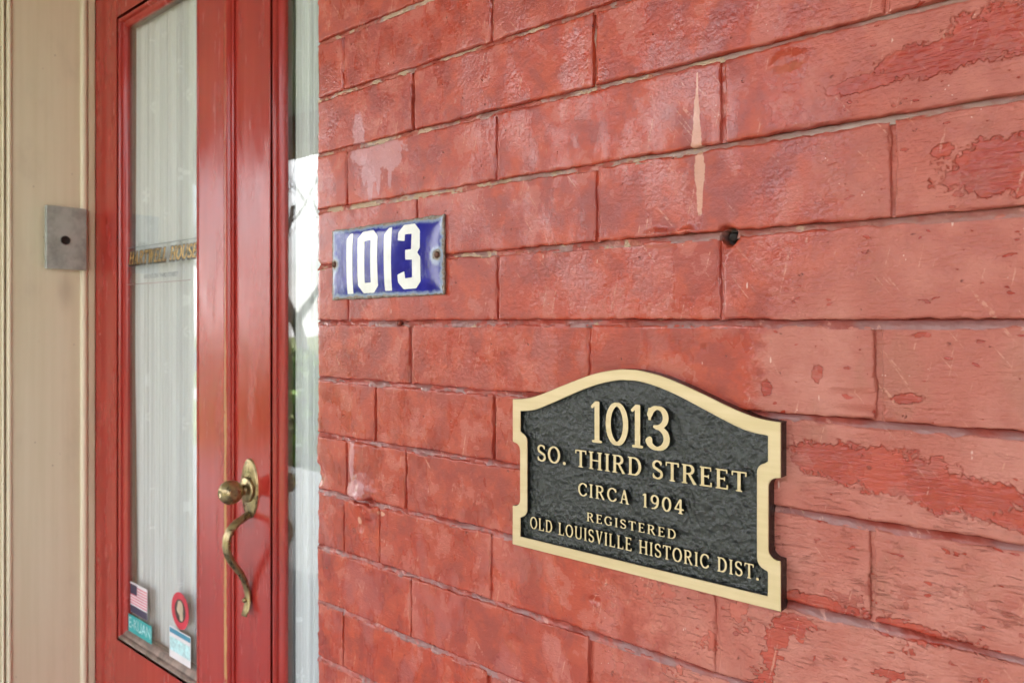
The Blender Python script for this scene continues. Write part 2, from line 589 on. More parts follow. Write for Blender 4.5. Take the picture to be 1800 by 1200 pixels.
def enamel_mat():
    b = NB('blue_enamel')
    x, z = b.x, b.z
    x0, x1, z0, z1 = 0.0335, 0.2128, EYE + 0.0262, EYE + 0.1035
    de = b.mn(b.mn(b.sub(x, x0), b.sub(x1, x)), b.mn(b.sub(z, z0), b.sub(z1, z)))
    n = b.noise(110, 6, 0.7)
    de2 = b.add(de, b.mul(b.sub(n, 0.5), 0.009))
    rust = b.rng(de2, 0.0028, 0.0018)
    ring = b.mul(b.rng(de2, 0.0065, 0.003), 1.0)
    # chips round the screw heads
    for cx, cz in ((0.0389, 0.0646), (0.2042, 0.0659)):
        d = b.math('SQRT', b.add(b.math('POWER', b.sub(x, cx), 2), b.math('POWER', b.sub(z, EYE + cz), 2)))
        d2 = b.add(d, b.mul(b.sub(n, 0.5), 0.008))
        rust = b.mx(rust, b.rng(d2, 0.0062, 0.0052))
        ring = b.mx(ring, b.rng(d2, 0.0120, 0.006))
    blue = b.mix(b.rng(b.noise(28, 5, 0.65), 0.35, 0.7), (0.010, 0.012, 0.21), (0.022, 0.026, 0.30))
    wear = b.rng(b.add(b.noise(40, 5, 0.7, b.map(scale=(1.6, 1, 0.6))), b.rng(x, 0.12, 0.04, 0.0, 0.16)), 0.56, 0.76)  # mottled wear, plus reflected sky haze painted in towards the left
    blue = b.mix(b.mul(wear, 0.55), blue, (0.17, 0.20, 0.40))  # wear also carries the painted sky haze
    blue = b.mix(b.mul(ring, 0.75), blue, (0.34, 0.42, 0.52))
    rc = b.mix(b.rng(b.noise(300, 4, 0.6), 0.35, 0.65), (0.16, 0.115, 0.08), (0.33, 0.30, 0.27))
    col = b.mix(rust, blue, rc)
    h = b.add(b.mul(b.noise(240, 3), b.add(0.12, b.mul(rust, 1.2))), b.mul(rust, -1.0))
    nrm = b.bump(h, 0.6, 0.0007)
    return b.done(b.bsdf(col, b.add(b.add(0.10, b.mul(wear, 0.22)), b.mul(rust, 0.5)), 0, nrm, 0.6))


def bronze_face():
    b = NB('polished_bronze')
    br = b.noise(120, 3, 0.6, b.map(scale=(0.06, 1, 1)))
    col = b.mix(b.rng(br, 0.3, 0.7), (0.56, 0.44, 0.265), (0.65, 0.525, 0.335))
    sp = b.mul(b.rng(b.voro(70, 'F1'), 0.05, 0.03), b.rng(b.noise(30, 2), 0.60, 0.65))
    col = b.mix(b.mul(sp, 0.5), col, (0.25, 0.18, 0.10))
    nrm = b.bump(br, 0.12, 0.0004)
    return b.done(b.bsdf(col, b.rng(br, 0.3, 0.7, 0.38, 0.5), 0.55, nrm, 0.5))


def plaque_dark():
    b = NB('dark_patina')
    n = b.noise(160, 4, 0.6)
    col = b.mix(b.rng(n, 0.35, 0.7), (0.006, 0.008, 0.0078), (0.022, 0.027, 0.025))
    nrm = b.bump(b.noise(520, 3, 0.65), 0.7, 0.0011)
    return b.done(b.bsdf(col, 0.27, 0.0, nrm, 0.6))


def brass_mat():
    b = NB('aged_brass')
    n = b.noise(70, 5, 0.65)
    col = b.mix(b.rng(n, 0.35, 0.65), (0.24, 0.185, 0.10), (0.50, 0.40, 0.21))
    col = b.mix(b.mul(b.rng(b.noise(160, 3), 0.58, 0.7), 0.6), col, (0.10, 0.065, 0.04))
    return b.done(b.bsdf(col, b.rng(n, 0.3, 0.7, 0.24, 0.42), 0.9, b.bump(b.noise(150, 3), 0.2, 0.0005), 0.5))


def steel_mat():
    b = NB('dull_steel')
    n = b.noise(26, 5, 0.65)
    col = b.mix(b.rng(n, 0.35, 0.65), (0.29, 0.31, 0.285), (0.45, 0.48, 0.445))
    return b.done(b.bsdf(col, b.rng(n, 0.3, 0.7, 0.42, 0.55), 0.15, b.bump(b.noise(20, 3), 0.4, 0.002), 0.5))


M = {
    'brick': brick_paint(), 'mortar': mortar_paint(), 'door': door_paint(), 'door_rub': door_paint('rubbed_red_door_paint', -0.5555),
    'beige': beige_paint(), 'glass': glass_mat(), 'lace': lace_mat(), 'enamel': enamel_mat(), 'bronze': bronze_face(),
    'patina': plaque_dark(), 'brass': brass_mat(), 'steel': steel_mat(),
    'cream': simple('lit_bead_paint', (0.80, 0.73, 0.55), 0.4, var=0.05, stretch=(1, 1, 0.1)),  # beads coloured paler than the beige for the light they catch
    'stop': simple('dark_brown_stop', (0.055, 0.035, 0.022), 0.45, var=0.2, stretch=(1, 1, 0.1)),
    'sill': simple('weathered_grey_paint', (0.24, 0.17, 0.14), 0.5, var=0.2, scale=50, bump=0.001, bscale=120),
    'white': simple('white_enamel', (0.83, 0.83, 0.80), 0.16, var=0.03, scale=60),
    'black': simple('black_ink', (0.012, 0.012, 0.012), 0.4, var=0.1),
    'hole': simple('dark_hole', (0.012, 0.008, 0.007), 0.7, var=0.3, scale=300),
    'rust': simple('rusty_iron', (0.12, 0.055, 0.035), 0.6, 0.2, var=0.3, scale=400, bump=0.001, bscale=500),
    'rustred': simple('rust_red_paint', (0.20, 0.045, 0.028), 0.45, 0, var=0.2, scale=300),
    'gold': simple('gold_leaf', (0.62, 0.40, 0.13), 0.35, 0.5, var=0.25, scale=120),
    'greyink': simple('grey_ink', (0.11, 0.12, 0.13), 0.5),
    'rust_line': simple('rust_ink', (0.30, 0.16, 0.13), 0.5),
    'navy': simple('navy_ink', (0.035, 0.035, 0.085), 0.4),
    'flagred': simple('flag_red_ink', (0.62, 0.14, 0.20), 0.4),
    'flagwhite': simple('sticker_white', (0.74, 0.70, 0.72), 0.4, var=0.03),
    'teal': simple('teal_ink', (0.02, 0.33, 0.33), 0.4),
    'paleteal': simple('pale_teal_ink', (0.48, 0.72, 0.74), 0.4, var=0.12, scale=90),
    'red_ink': simple('red_ink', (0.55, 0.025, 0.055), 0.3),
    'tan_ink': simple('tan_ink', (0.52, 0.42, 0.30), 0.4),
    'dark_ink': simple('dark_brown_ink', (0.05, 0.03, 0.03), 0.4),
    'blue_ink': simple('blue_ink', (0.045, 0.24, 0.36), 0.4),
    'hall': simple('hall_plaster', (0.28, 0.28, 0.28), 0.8),
    'porchfloor': simple('grey_porch_boards', (0.16, 0.17, 0.18), 0.5, var=0.12, scale=8, stretch=(6, 0.4, 1)),
    'porchceil': simple('porch_ceiling_paint', (0.36, 0.38, 0.37), 0.6, var=0.04),
    'columnpaint': simple('column_paint', (0.13, 0.035, 0.028), 0.5, var=0.06),
    'lawn': simple('lawn_grass', (0.15, 0.18, 0.05), 0.9, var=0.25, scale=3),
    'concrete': simple('concrete', (0.42, 0.41, 0.38), 0.8, var=0.1, scale=3),
    'asphalt': simple('asphalt', (0.055, 0.055, 0.058), 0.85, var=0.1, scale=4),
    'bark': simple('grey_bark', (0.10, 0.085, 0.07), 0.9, var=0.2, scale=10),
    'leaf': simple('shrub_leaf', (0.17, 0.29, 0.05), 0.6, var=0.3, scale=6),
}

# ------------------------------------------------------------------ the setting (porch, ground)
tag(box('ground_lawn', -90, 90, -90, 30, -0.9, -0.55, M['lawn']), kind='structure')
tag(box('sidewalk', -60, 60, -9.6, -8.0, -0.549, -0.53, M['concrete']), kind='structure')
tag(box('street', -60, 60, -24, -12.5, -0.549, -0.535, M['asphalt']), kind='structure')
tag(box('porch_floor', -7.0, 2.9, -2.95, 0.26, -0.5, 0.0, M['porchfloor'], bev=0.01), kind='structure')
tag(box('porch_ceiling', -7.0, 2.9, -2.62, 0.26, 3.0, 3.2, M['porchceil']), kind='structure')
tag(box('porch_beam', -7.0, 2.9, -2.95, -2.62, 2.76, 3.2, M['columnpaint'], bev=0.01), kind='structure')
# dark hall behind the doors, closed on every side but the doorway
hb = []
hf = []
def addbox(x0, x1, y0, y1, z0, z1):
    k = len(hb)
    hb.extend([(x, y, z) for x in (x0, x1) for y in (y0, y1) for z in (z0, z1)])
    for q in ((0, 1, 3, 2), (4, 6, 7, 5), (0, 4, 5, 1), (2, 3, 7, 6), (0, 2, 6, 4), (1, 5, 7, 3)):
        hf.append([k + i for i in q])
addbox(-2.0, 1.0, 3.2, 3.3, -0.1, 3.2)
addbox(-2.1, -2.0, 0.27, 3.3, -0.1, 3.2)
addbox(1.0, 1.1, 0.27, 3.3, -0.1, 3.2)
addbox(-2.1, 1.1, 0.27, 3.3, 3.2, 3.3)
addbox(-2.1, 1.1, 0.27, 3.3, -0.2, -0.1)
addbox(-2.1, -1.26, 0.252, 0.268, -0.1, 3.2)
addbox(0.14, 1.1, 0.252, 0.268, -0.1, 3.2)
addbox(-1.26, 0.14, 0.252, 0.268, 2.2, 3.2)
tag(mesh_obj('entry_hall', hb, hf, M['hall']), kind='structure')

# ------------------------------------------------------------------ brick wall, brick by brick
CH = 0.064
GAP = 0.0042
coursesA = [0.1645, 0.3855, 0.6065, 0.8275, 1.0485]
coursesB = [0.0535, 0.2755, 0.4960, 0.7170, 0.9380]
JT = {6: [.1656, .3865, .6075], 5: [.0495, .2720, .4930, .7140], 4: [.1648, .3859, .607], 3: [.0565, .2782, .4979, .719],
      2: [.1707, .3887, .6110], 1: [.0585, .2796, .4970, .718], -1: [.1596, .3814, .6027], -2: [.1055, .2747, .496, .717],
      -3: [.0565, .1544, .377, .5987], -4: [.0503, .1121, .2719, .4931, .714], -5: [.1622, .3819, .603], -6: [.0493, .2684, .49, .711]}
DENTS = [  # x, z, rx, rz, depth (+ into the wall), hardness
    (0.5018, 0.0621, 0.0058, 0.0058, 0.016, 6), (0.4832, -0.0188, 0.0014, 0.0014, 0.003, 3),
    (0.588, -0.050, 0.022, 0.006, 0.0022, 1.2), (0.592, -0.058, 0.018, 0.0035, -0.0026, 1.2), (0.586, -0.0455, 0.016, 0.0016, 0.0020, 2),
    (0.083, -0.190, 0.024, 0.022, -0.0075, 0.8), (0.099, -0.1915, 0.0062, 0.0045, 0.012, 2.0), (0.080, -0.222, 0.0035, 0.0035, 0.003, 2),
    (0.072, -0.150, 0.010, 0.024, -0.0030, 1.2), (0.0455, -0.196, 0.006, 0.005, 0.003, 2),
    (0.385, -0.228, 0.005, 0.003, 0.0025, 2), (0.447, -0.212, 0.004, 0.003, 0.002, 2), (0.30, -0.285, 0.010, 0.006, 0.0012, 1.5),
    (0.545, 0.178, 0.012, 0.006, -0.002, 1.5), (0.445, 0.0655, 0.014, 0.006, -0.0022, 1.5), (0.470, 0.066, 0.008, 0.005, -0.002, 1.5),
    (0.03, 0.32, 0.008, 0.003, 0.004, 2), (0.0, -0.175, 0.012, 0.012, 0.004, 1.5), (0.0, 0.064, 0.006, 0.006, 0.003, 1.5)]


def relief(X, Z):
    d = 0.0009 * fbm(X * 22, Z * 22, 3, 2) + 0.0009 * fbm(X * 9, Z * 14, 8, 2) + 0.0003 * fbm(X * 90, Z * 90, 5, 2)
    for cx, cz, rx, rz, dep, hd in DENTS:
        q = np.sqrt(((X - cx) / rx) ** 2 + ((Z - cz) / rz) ** 2) + 0.5 * fbm(X * 180, Z * 180, 12, 2)
        d = d + dep * np.clip((1.25 - q) * hd, 0, 1)
    return d


FLAKES = [(0.632, 0.160, 0.032, 0.011), (0.672, 0.167, 0.040, 0.015), (0.592, 0.153, 0.024, 0.0050),
          (0.672, 0.090, 0.036, 0.016), (0.700, 0.085, 0.03, 0.017), (0.639, 0.103, 0.006, 0.004),
          (0.575, -0.090, 0.028, 0.012), (0.610, -0.094, 0.036, 0.014), (0.648, -0.102, 0.034, 0.012), (0.690, -0.111, 0.03, 0.008),
          (0.547, -0.206, 0.012, 0.006), (0.565, -0.186, 0.030, 0.005), (0.62, -0.190, 0.03, 0.006), (0.5645, -0.0335, 0.0035, 0.006), (0.619, -0.047, 0.009, 0.0035), (0.530, -0.046, 0.004, 0.006),
          (0.80, 0.02, 0.06, 0.02), (0.85, -0.12, 0.06, 0.02), (0.92, 0.13, 0.06, 0.02)]
DRIPS = [(0.105, 0.180, 0.045, 0.012), (0.098, 0.163, 0.016, 0.014), (0.128, 0.170, 0.020, 0.010), (0.076, 0.205, 0.010, 0.022),
         (0.0955, 0.150, 0.0050, 0.018), (0.1095, 0.150, 0.0030, 0.017), (0.128, 0.152, 0.0030, 0.014), (0.086, 0.158, 0.0028, 0.012), (0.076, -0.180, 0.014, 0.010), (0.067, -0.150, 0.006, 0.022)]


def wear_field(X, Z):
    def inside(lst):
        d = np.full(X.shape, 2.0)
        for cx, cz, rx, rz in lst:
            d = np.minimum(d, np.hypot((X - cx) / rx, (Z - cz) / rz))
        return d
    def wedge(cx, zt, zb, w_):
        t = np.clip((zt - Z) / (zt - zb), 0, 1)
        d = np.abs(X - cx) / np.maximum(w_ * t, 0.0008)
        return np.where((Z > zt) | (Z < zb - 0.001), 2.0, d)
    sc = np.minimum.reduce([wedge(0.4772, 0.185, 0.1300, 0.0044), inside([(0.4795, 0.112, 0.0042, 0.014), (0.4797, 0.096, 0.0026, 0.018), (0.0790, -0.2140, 0.0035, 0.0040), (0.115, -0.2005, 0.007, 0.0026), (0.272, -0.1285, 0.003, 0.0025)])])
    return np.stack([1 - np.clip(q, 0, 2) / 2 for q in (inside(FLAKES), inside(DRIPS), sc)], -1)


def axis(L_, step):
    e = [0, .0006, .0014, .0024, .0038, .0056]
    m = max(2, int((L_ - 2 * e[-1]) / step))
    mid = np.linspace(e[-1], L_ - e[-1], m + 1)[1:-1]
    return np.array(e + list(mid) + [L_ - q for q in e[::-1]])


def make_brick(x0, x1, z0, z1, step, corner, parent, shift):
    ax = axis(x1 - x0, step)
    az = axis(z1 - z0, step)
    U, V = np.meshgrid(x0 + ax, z0 + az, indexing='ij')
    X = U.copy()
    Z = V.copy()
    r = 0.0021
    jag = lambda s: 0.0026 * fbm(U * 150, V * 150, s, 3) + 0.0024 * fbm(U * 34, V * 34, s + 4, 2)
    dl = U - x0
    dr_ = x1 - U
    db = V - z0
    dt = z1 - V
    rl = 0.0052 if corner else r
    def rnd(d, rr, n):
        q = np.clip((d + n) / rr, 0, 1)
        return rr * (1 - np.sqrt(np.clip(1 - (1 - q) ** 2, 0, 1)))
    Y = np.maximum.reduce([rnd(dl, rl, np.abs(jag(1)) * 1.2), rnd(dr_, r, jag(2)), rnd(db, 0.0019, jag(3) * 0.7), rnd(dt, r, jag(4))]) * 0.72
    # ragged outline
    fall = lambda d: np.clip(1 - d / 0.004, 0, 1)
    X = X + fall(dl) * (jag(21) * (2.4 if corner else 1.0)) - fall(dr_) * jag(22)
    Z = Z + fall(db) * jag(23) - fall(dt) * jag(24)
    Y = Y + relief(X, Z) + shift
    n, m = U.shape
    v = np.stack([X, Y, Z + EYE], -1).reshape(-1, 3)
    idx = np.arange(n * m).reshape(n, m)
    f = np.stack([idx[:-1, :-1], idx[1:, :-1], idx[1:, 1:], idx[:-1, 1:]], -1).reshape(-1, 4)
    ring = np.concatenate([idx[:, 0], idx[-1, 1:], idx[-2::-1, -1], idx[0, -2:0:-1]])
    back = v[ring].copy()
    back[:, 1] = 0.10 if corner else 0.03
    k = len(v)
    nr = len(ring)
    a = np.arange(nr)
    j = (a + 1) % nr
    sk = np.stack([ring, k + a, k + j, ring[j]], -1)
    v = np.concatenate([v, back])
    f = np.concatenate([f, sk])
    o_ = mesh_obj('brick', v, f, M['brick'], parent, True)
    wf = wear_field(v[:, 0], v[:, 2] - EYE)
    at_ = o_.data.color_attributes.new('wear', 'FLOAT_COLOR', 'POINT')
    at_.data.foreach_set('color', np.concatenate([wf, np.ones((len(wf), 1))], 1).ravel())
    return o_


wall = thing('brick_wall', (0.45, 0.0, 0.0), 'red painted brick wall with peeling paint beside the doorway', 'wall')
STYLE = {}          # (course, joint) -> (half gap, recess)
for kk, hv in {(4, .1648): (.0026, .0055), (-1, .1596): (.0026, .0035), (-1, .3814): (.0010, .0012), (2, .1707): (.0014, .0010), (-2, .1055): (.0022, .0030),
               (-2, .2747): (.0018, .003), (-5, .1622): (.0014, .0010), (-5, .3819): (.0018, .0025), (-4, .2719): (.0012, .001), (-4, .1121): (.0014, .001), (-4, .0503): (.0014, .001),
               (3, .2782): (.0016, .0018), (3, .4979): (.0020, .0012), (1, .4970): (.0018, .0018), (-1, .6027): (.0022, .0020), (2, .6110): (.0018, .0013), (5, .2720): (.0012, .0025), (4, .3859): (.0014, .0025),
               (-3, .5987): (.0016, .0016), (-3, .0565): (.0016, .001), (-3, .1544): (.0016, .002), (1, .0585): (.0014, .001), (-6, .2684): (.0018, .002),
               (-4, .4931): (.0016, .0012), (2, .3887): (.0016, .0013)}.items():
    STYLE[kk] = hv
C0, C1 = -9, 9
XR = 1.16
rr_ = random.Random(3)
heads = []
for c in list(range(C0, 0)) + list(range(1, C1 + 1)):
    zb, zt = ((c - 1) * CH, c * CH) if c > 0 else (c * CH, (c + 1) * CH)
    js = JT.get(c)
    if js is None:
        js = list(coursesA if (c % 2 == 0) == (c > 0) else coursesB)
    js = [q for q in js if q < XR - 0.05]
    while js[-1] + 0.221 < XR - 0.05:
        js.append(js[-1] + 0.221)
    ed = [(0.0, 0.0, 0)] + [(q,) + STYLE.get((c, q), (.0013, .0016)) for q in js] + [(XR, 0.0015, 0)]
    near = -6 <= c <= 6
    for i in range(len(ed) - 1):
        a = ed[i][0] + ed[i][1]
        bq = ed[i + 1][0] - ed[i + 1][1]
        vis = near and a < 0.72 - 0.06 * max(0, abs(c) - 3)
        make_brick(a, bq, zb + GAP / 2 + 0.0003, zt - GAP / 2, 0.0021 if vis else 0.012, i == 0, wall, rr_.uniform(-0.0006, 0.0006))
        if i:
            heads.append((ed[i][0], ed[i][1], ed[i][2], zb, zt, vis or near))

# bed joints: deep under the upper brick, sloping out to the lower one
for k in range(C0 - 0, C1 + 1):
    z = k * CH
    near = -6 <= k <= 6
    nx = 620 if near else 60
    nz = 9
    U = np.linspace(0.0012, XR, nx)
    S = np.linspace(0, 1, nz)
    UU, SS = np.meshgrid(U, S, indexing='ij')
    Z = z - GAP / 2 - 0.0022 + SS * (GAP + 0.0044) + 0.0006 * fbm(UU * 14, UU * 0 + k, 30, 2)
    rough_amt = np.clip((0.75 - UU) / 0.5, 0.25, 1.0)
    Y = 0.0004 + 0.0018 * SS + np.where(UU > 0.42, 0.0075, 0.0045) * SS ** 3.5 + 0.0034 * fbm(UU * 150, Z * 260 + k * 3.1, 40 + k % 5, 3) * rough_amt + 0.0022 * fbm(UU * 25, SS * 1.2 + k, 50, 2)
    Y = Y + 0.004 * np.clip(fbm(UU * 40, SS * 2 + k * 7, 60, 2) * 4 - 0.62, 0, 1) * rough_amt
    Y = np.maximum(Y + np.where(np.hypot(UU - 0.5018, Z - 0.0621) < 0.0058, 0.014, 0), -0.0016)
    v = np.stack([UU, Y, Z + EYE], -1).reshape(-1, 3)
    idx = np.arange(nx * nz).reshape(nx, nz)
    f = np.stack([idx[:-1, :-1], idx[1:, :-1], idx[1:, 1:], idx[:-1, 1:]], -1).reshape(-1, 4)
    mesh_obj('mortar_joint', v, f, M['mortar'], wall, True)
for (xj, hg, rec, zb, zt, near) in heads:
    nz, nx = (34, 7) if near else (8, 3)
    S = np.linspace(-1, 1, nx)
    V = np.linspace(zb + GAP * 0.45, zt - GAP * 0.45, nz)
    SS, VV = np.meshgrid(S, V, indexing='ij')
    X = xj + SS * (hg + 0.0014)
    Y = rec + 0.0010 - 0.0004 * SS + 0.0022 * fbm(X * 200, VV * 130, 70, 3) + 0.0012 * fbm(X * 60, VV * 30, 75, 2)
    Y = Y + np.where(np.hypot(X - 0.5018, VV - 0.0621) < 0.0058, 0.014, 0)
    v = np.stack([X, Y, VV + EYE], -1).reshape(-1, 3)
    idx = np.arange(nx * nz).reshape(nx, nz)
    f = np.stack([idx[:-1, :-1], idx[1:, :-1], idx[1:, 1:], idx[:-1, 1:]], -1).reshape(-1, 4)
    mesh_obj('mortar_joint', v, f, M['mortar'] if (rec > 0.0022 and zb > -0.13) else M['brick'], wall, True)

# the rest of the wall beyond the pieces in view: plain bricks in one part
bv = []
bf = []
def rest_brick(x0, x1, z0, z1):
    k = len(bv)
    e = 0.003
    bv.extend([(x0, 0.03, z0), (x1, 0.03, z0), (x1, 0.03, z1), (x0, 0.03, z1), (x0, e * .6, z0), (x1, e * .6, z0), (x1, e * .6, z1), (x0, e * .6, z1),
               (x0 + e, 0, z0 + e), (x1 - e, 0, z0 + e), (x1 - e, 0, z1 - e), (x0 + e, 0, z1 - e)])
    for q in ((8, 9, 10, 11), (4, 5, 9, 8), (5, 6, 10, 9), (6, 7, 11, 10), (7, 4, 8, 11), (0, 1, 5, 4), (1, 2, 6, 5), (2, 3, 7, 6), (3, 0, 4, 7)):
        bf.append([k + i for i in q])
def rest(xa, xb, za, zb):
    k = math.floor(za / CH + 0.5)
    while k * CH < zb - 0.001:
        z = k * CH
        x = xa - (0.11 if k % 2 else 0.0)
        while x < xb:
            a, b_ = max(x, xa), min(x + 0.221, xb)
            if b_ - a > 0.02:
                rest_brick(a + 0.002, b_ - 0.002, EYE + z + GAP / 2, EYE + z + CH - GAP / 2)
            x += 0.221
        k += 1
rest(0.0, XR, C1 * CH, 1.70)
rest(0.0, XR, -1.28, C0 * CH)
rest(XR, 2.9, -1.28, 1.70)
rest(-1.30, 0.0, 0.96, 1.70)
rest(-3.4, -1.30, -1.28, 1.70)
o = mesh_obj('brickwork', bv, bf, M['brick'], wall)
tag(o, kind='stuff')
# mortar bed behind everything
hb = []
hf = []
addbox(0.004, 2.9, 0.013, 0.098, 0.0, 3.0)
for q in range(8):
    pass
hole_free = mesh_obj('wall_core', hb, hf, M['mortar'], wall)
hb = []
hf = []
addbox(-3.4, -1.302, 0.006, 0.245, 0.0, 3.0)
addbox(-1.302, 0.0, 0.006, 0.245, EYE + 0.964, 3.0)
addbox(0.13, 2.9, 0.10, 0.245, 0.0, 3.0)
mesh_obj('wall_core', hb, hf, M['mortar'], wall)
# unseen wall added right of the camera to block light from that side
hb = []
hf = []
addbox(2.50, 2.85, -2.4, -0.02, 0.002, 2.998)
tag(mesh_obj('light_blocking_wall', hb, hf, M['brick']), 'unseen red painted wall added to block light from the right', 'wall')

# ------------------------------------------------------------------ drilled hole with an added dark plug as its shade; nail
v, f = lathe([(0.0, 0.004), (0.0022, 0.0042), (0.0034, 0.003), (0.0040, 0.0), (0.0040, -0.003)], (0.5018, 0.0115, EYE + 0.0621), 14)
o = mesh_obj('hole_shade_plug', v, f, M['hole'], None, True)
tag(o, 'dark plug added to deepen the shade of a round drilled hole in the brick wall', 'plug')
v, f = lathe([(0.0, 0.0030), (0.0016, 0.0028), (0.0028, 0.0016), (0.0030, 0.0), (0.0012, -0.001), (0.0012, -0.012)], (0.1457, -0.0012, EYE - 0.0005), 14)
o = mesh_obj('nail', v, f, M['rustred'], None, True)
tag(o, 'rusty nail head in the mortar joint below the blue number sign', 'nail')

# ------------------------------------------------------------------ lettering: signed distance strokes -> solid characters
TK, TN, SF, SH = 0.155, 0.085, 0.075, 0.070


def g_box(X, Y, x0, x1, y0, y1):
    dx = np.maximum(x0 - X, X - x1)
    dy = np.maximum(y0 - Y, Y - y1)
    return np.where((dx > 0) & (dy > 0), np.hypot(dx, dy), np.maximum(dx, dy))


def g_seg(X, Y, x0, y0, x1, y1, w0, w1=None):
    w1 = w0 if w1 is None else w1
    dx, dy = x1 - x0, y1 - y0
    t = np.clip(((X - x0) * dx + (Y - y0) * dy) / max(dx * dx + dy * dy, 1e-12), 0, 1)
    return np.hypot(X - x0 - t * dx, Y - y0 - t * dy) - (w0 + (w1 - w0) * t) / 2


def g_path(X, Y, pts, tk=TK, tn=TN):
    d = None
    for (xa, ya), (xb, yb) in zip(pts[:-1], pts[1:]):
        l = math.hypot(xb - xa, yb - ya) or 1e-6
        wv = tn + (tk - tn) * abs(yb - ya) / l
        q = g_seg(X, Y, xa, ya, xb, yb, wv)
        d = q if d is None else np.minimum(d, q)
    return d


def arc(cx, cy, rx, ry, a0, a1, n=26):
    return [(cx + rx * math.cos(R(a0 + (a1 - a0) * i / n)), cy + ry * math.sin(R(a0 + (a1 - a0) * i / n))) for i in range(n + 1)]


def stem(X, Y, x, y0=0, y1=1, top=True, bot=True, tk=TK):
    d = g_box(X, Y, x - tk / 2, x + tk / 2, y0, y1)
    if top:
        d = np.minimum(d, g_box(X, Y, x - tk / 2 - SF, x + tk / 2 + SF, y1 - SH, y1))
    if bot:
        d = np.minimum(d, g_box(X, Y, x - tk / 2 - SF, x + tk / 2 + SF, y0, y0 + SH))
    return d


def bar(X, Y, x0, x1, y, w=TN):
    return g_box(X, Y, x0, x1, y - w / 2, y + w / 2)


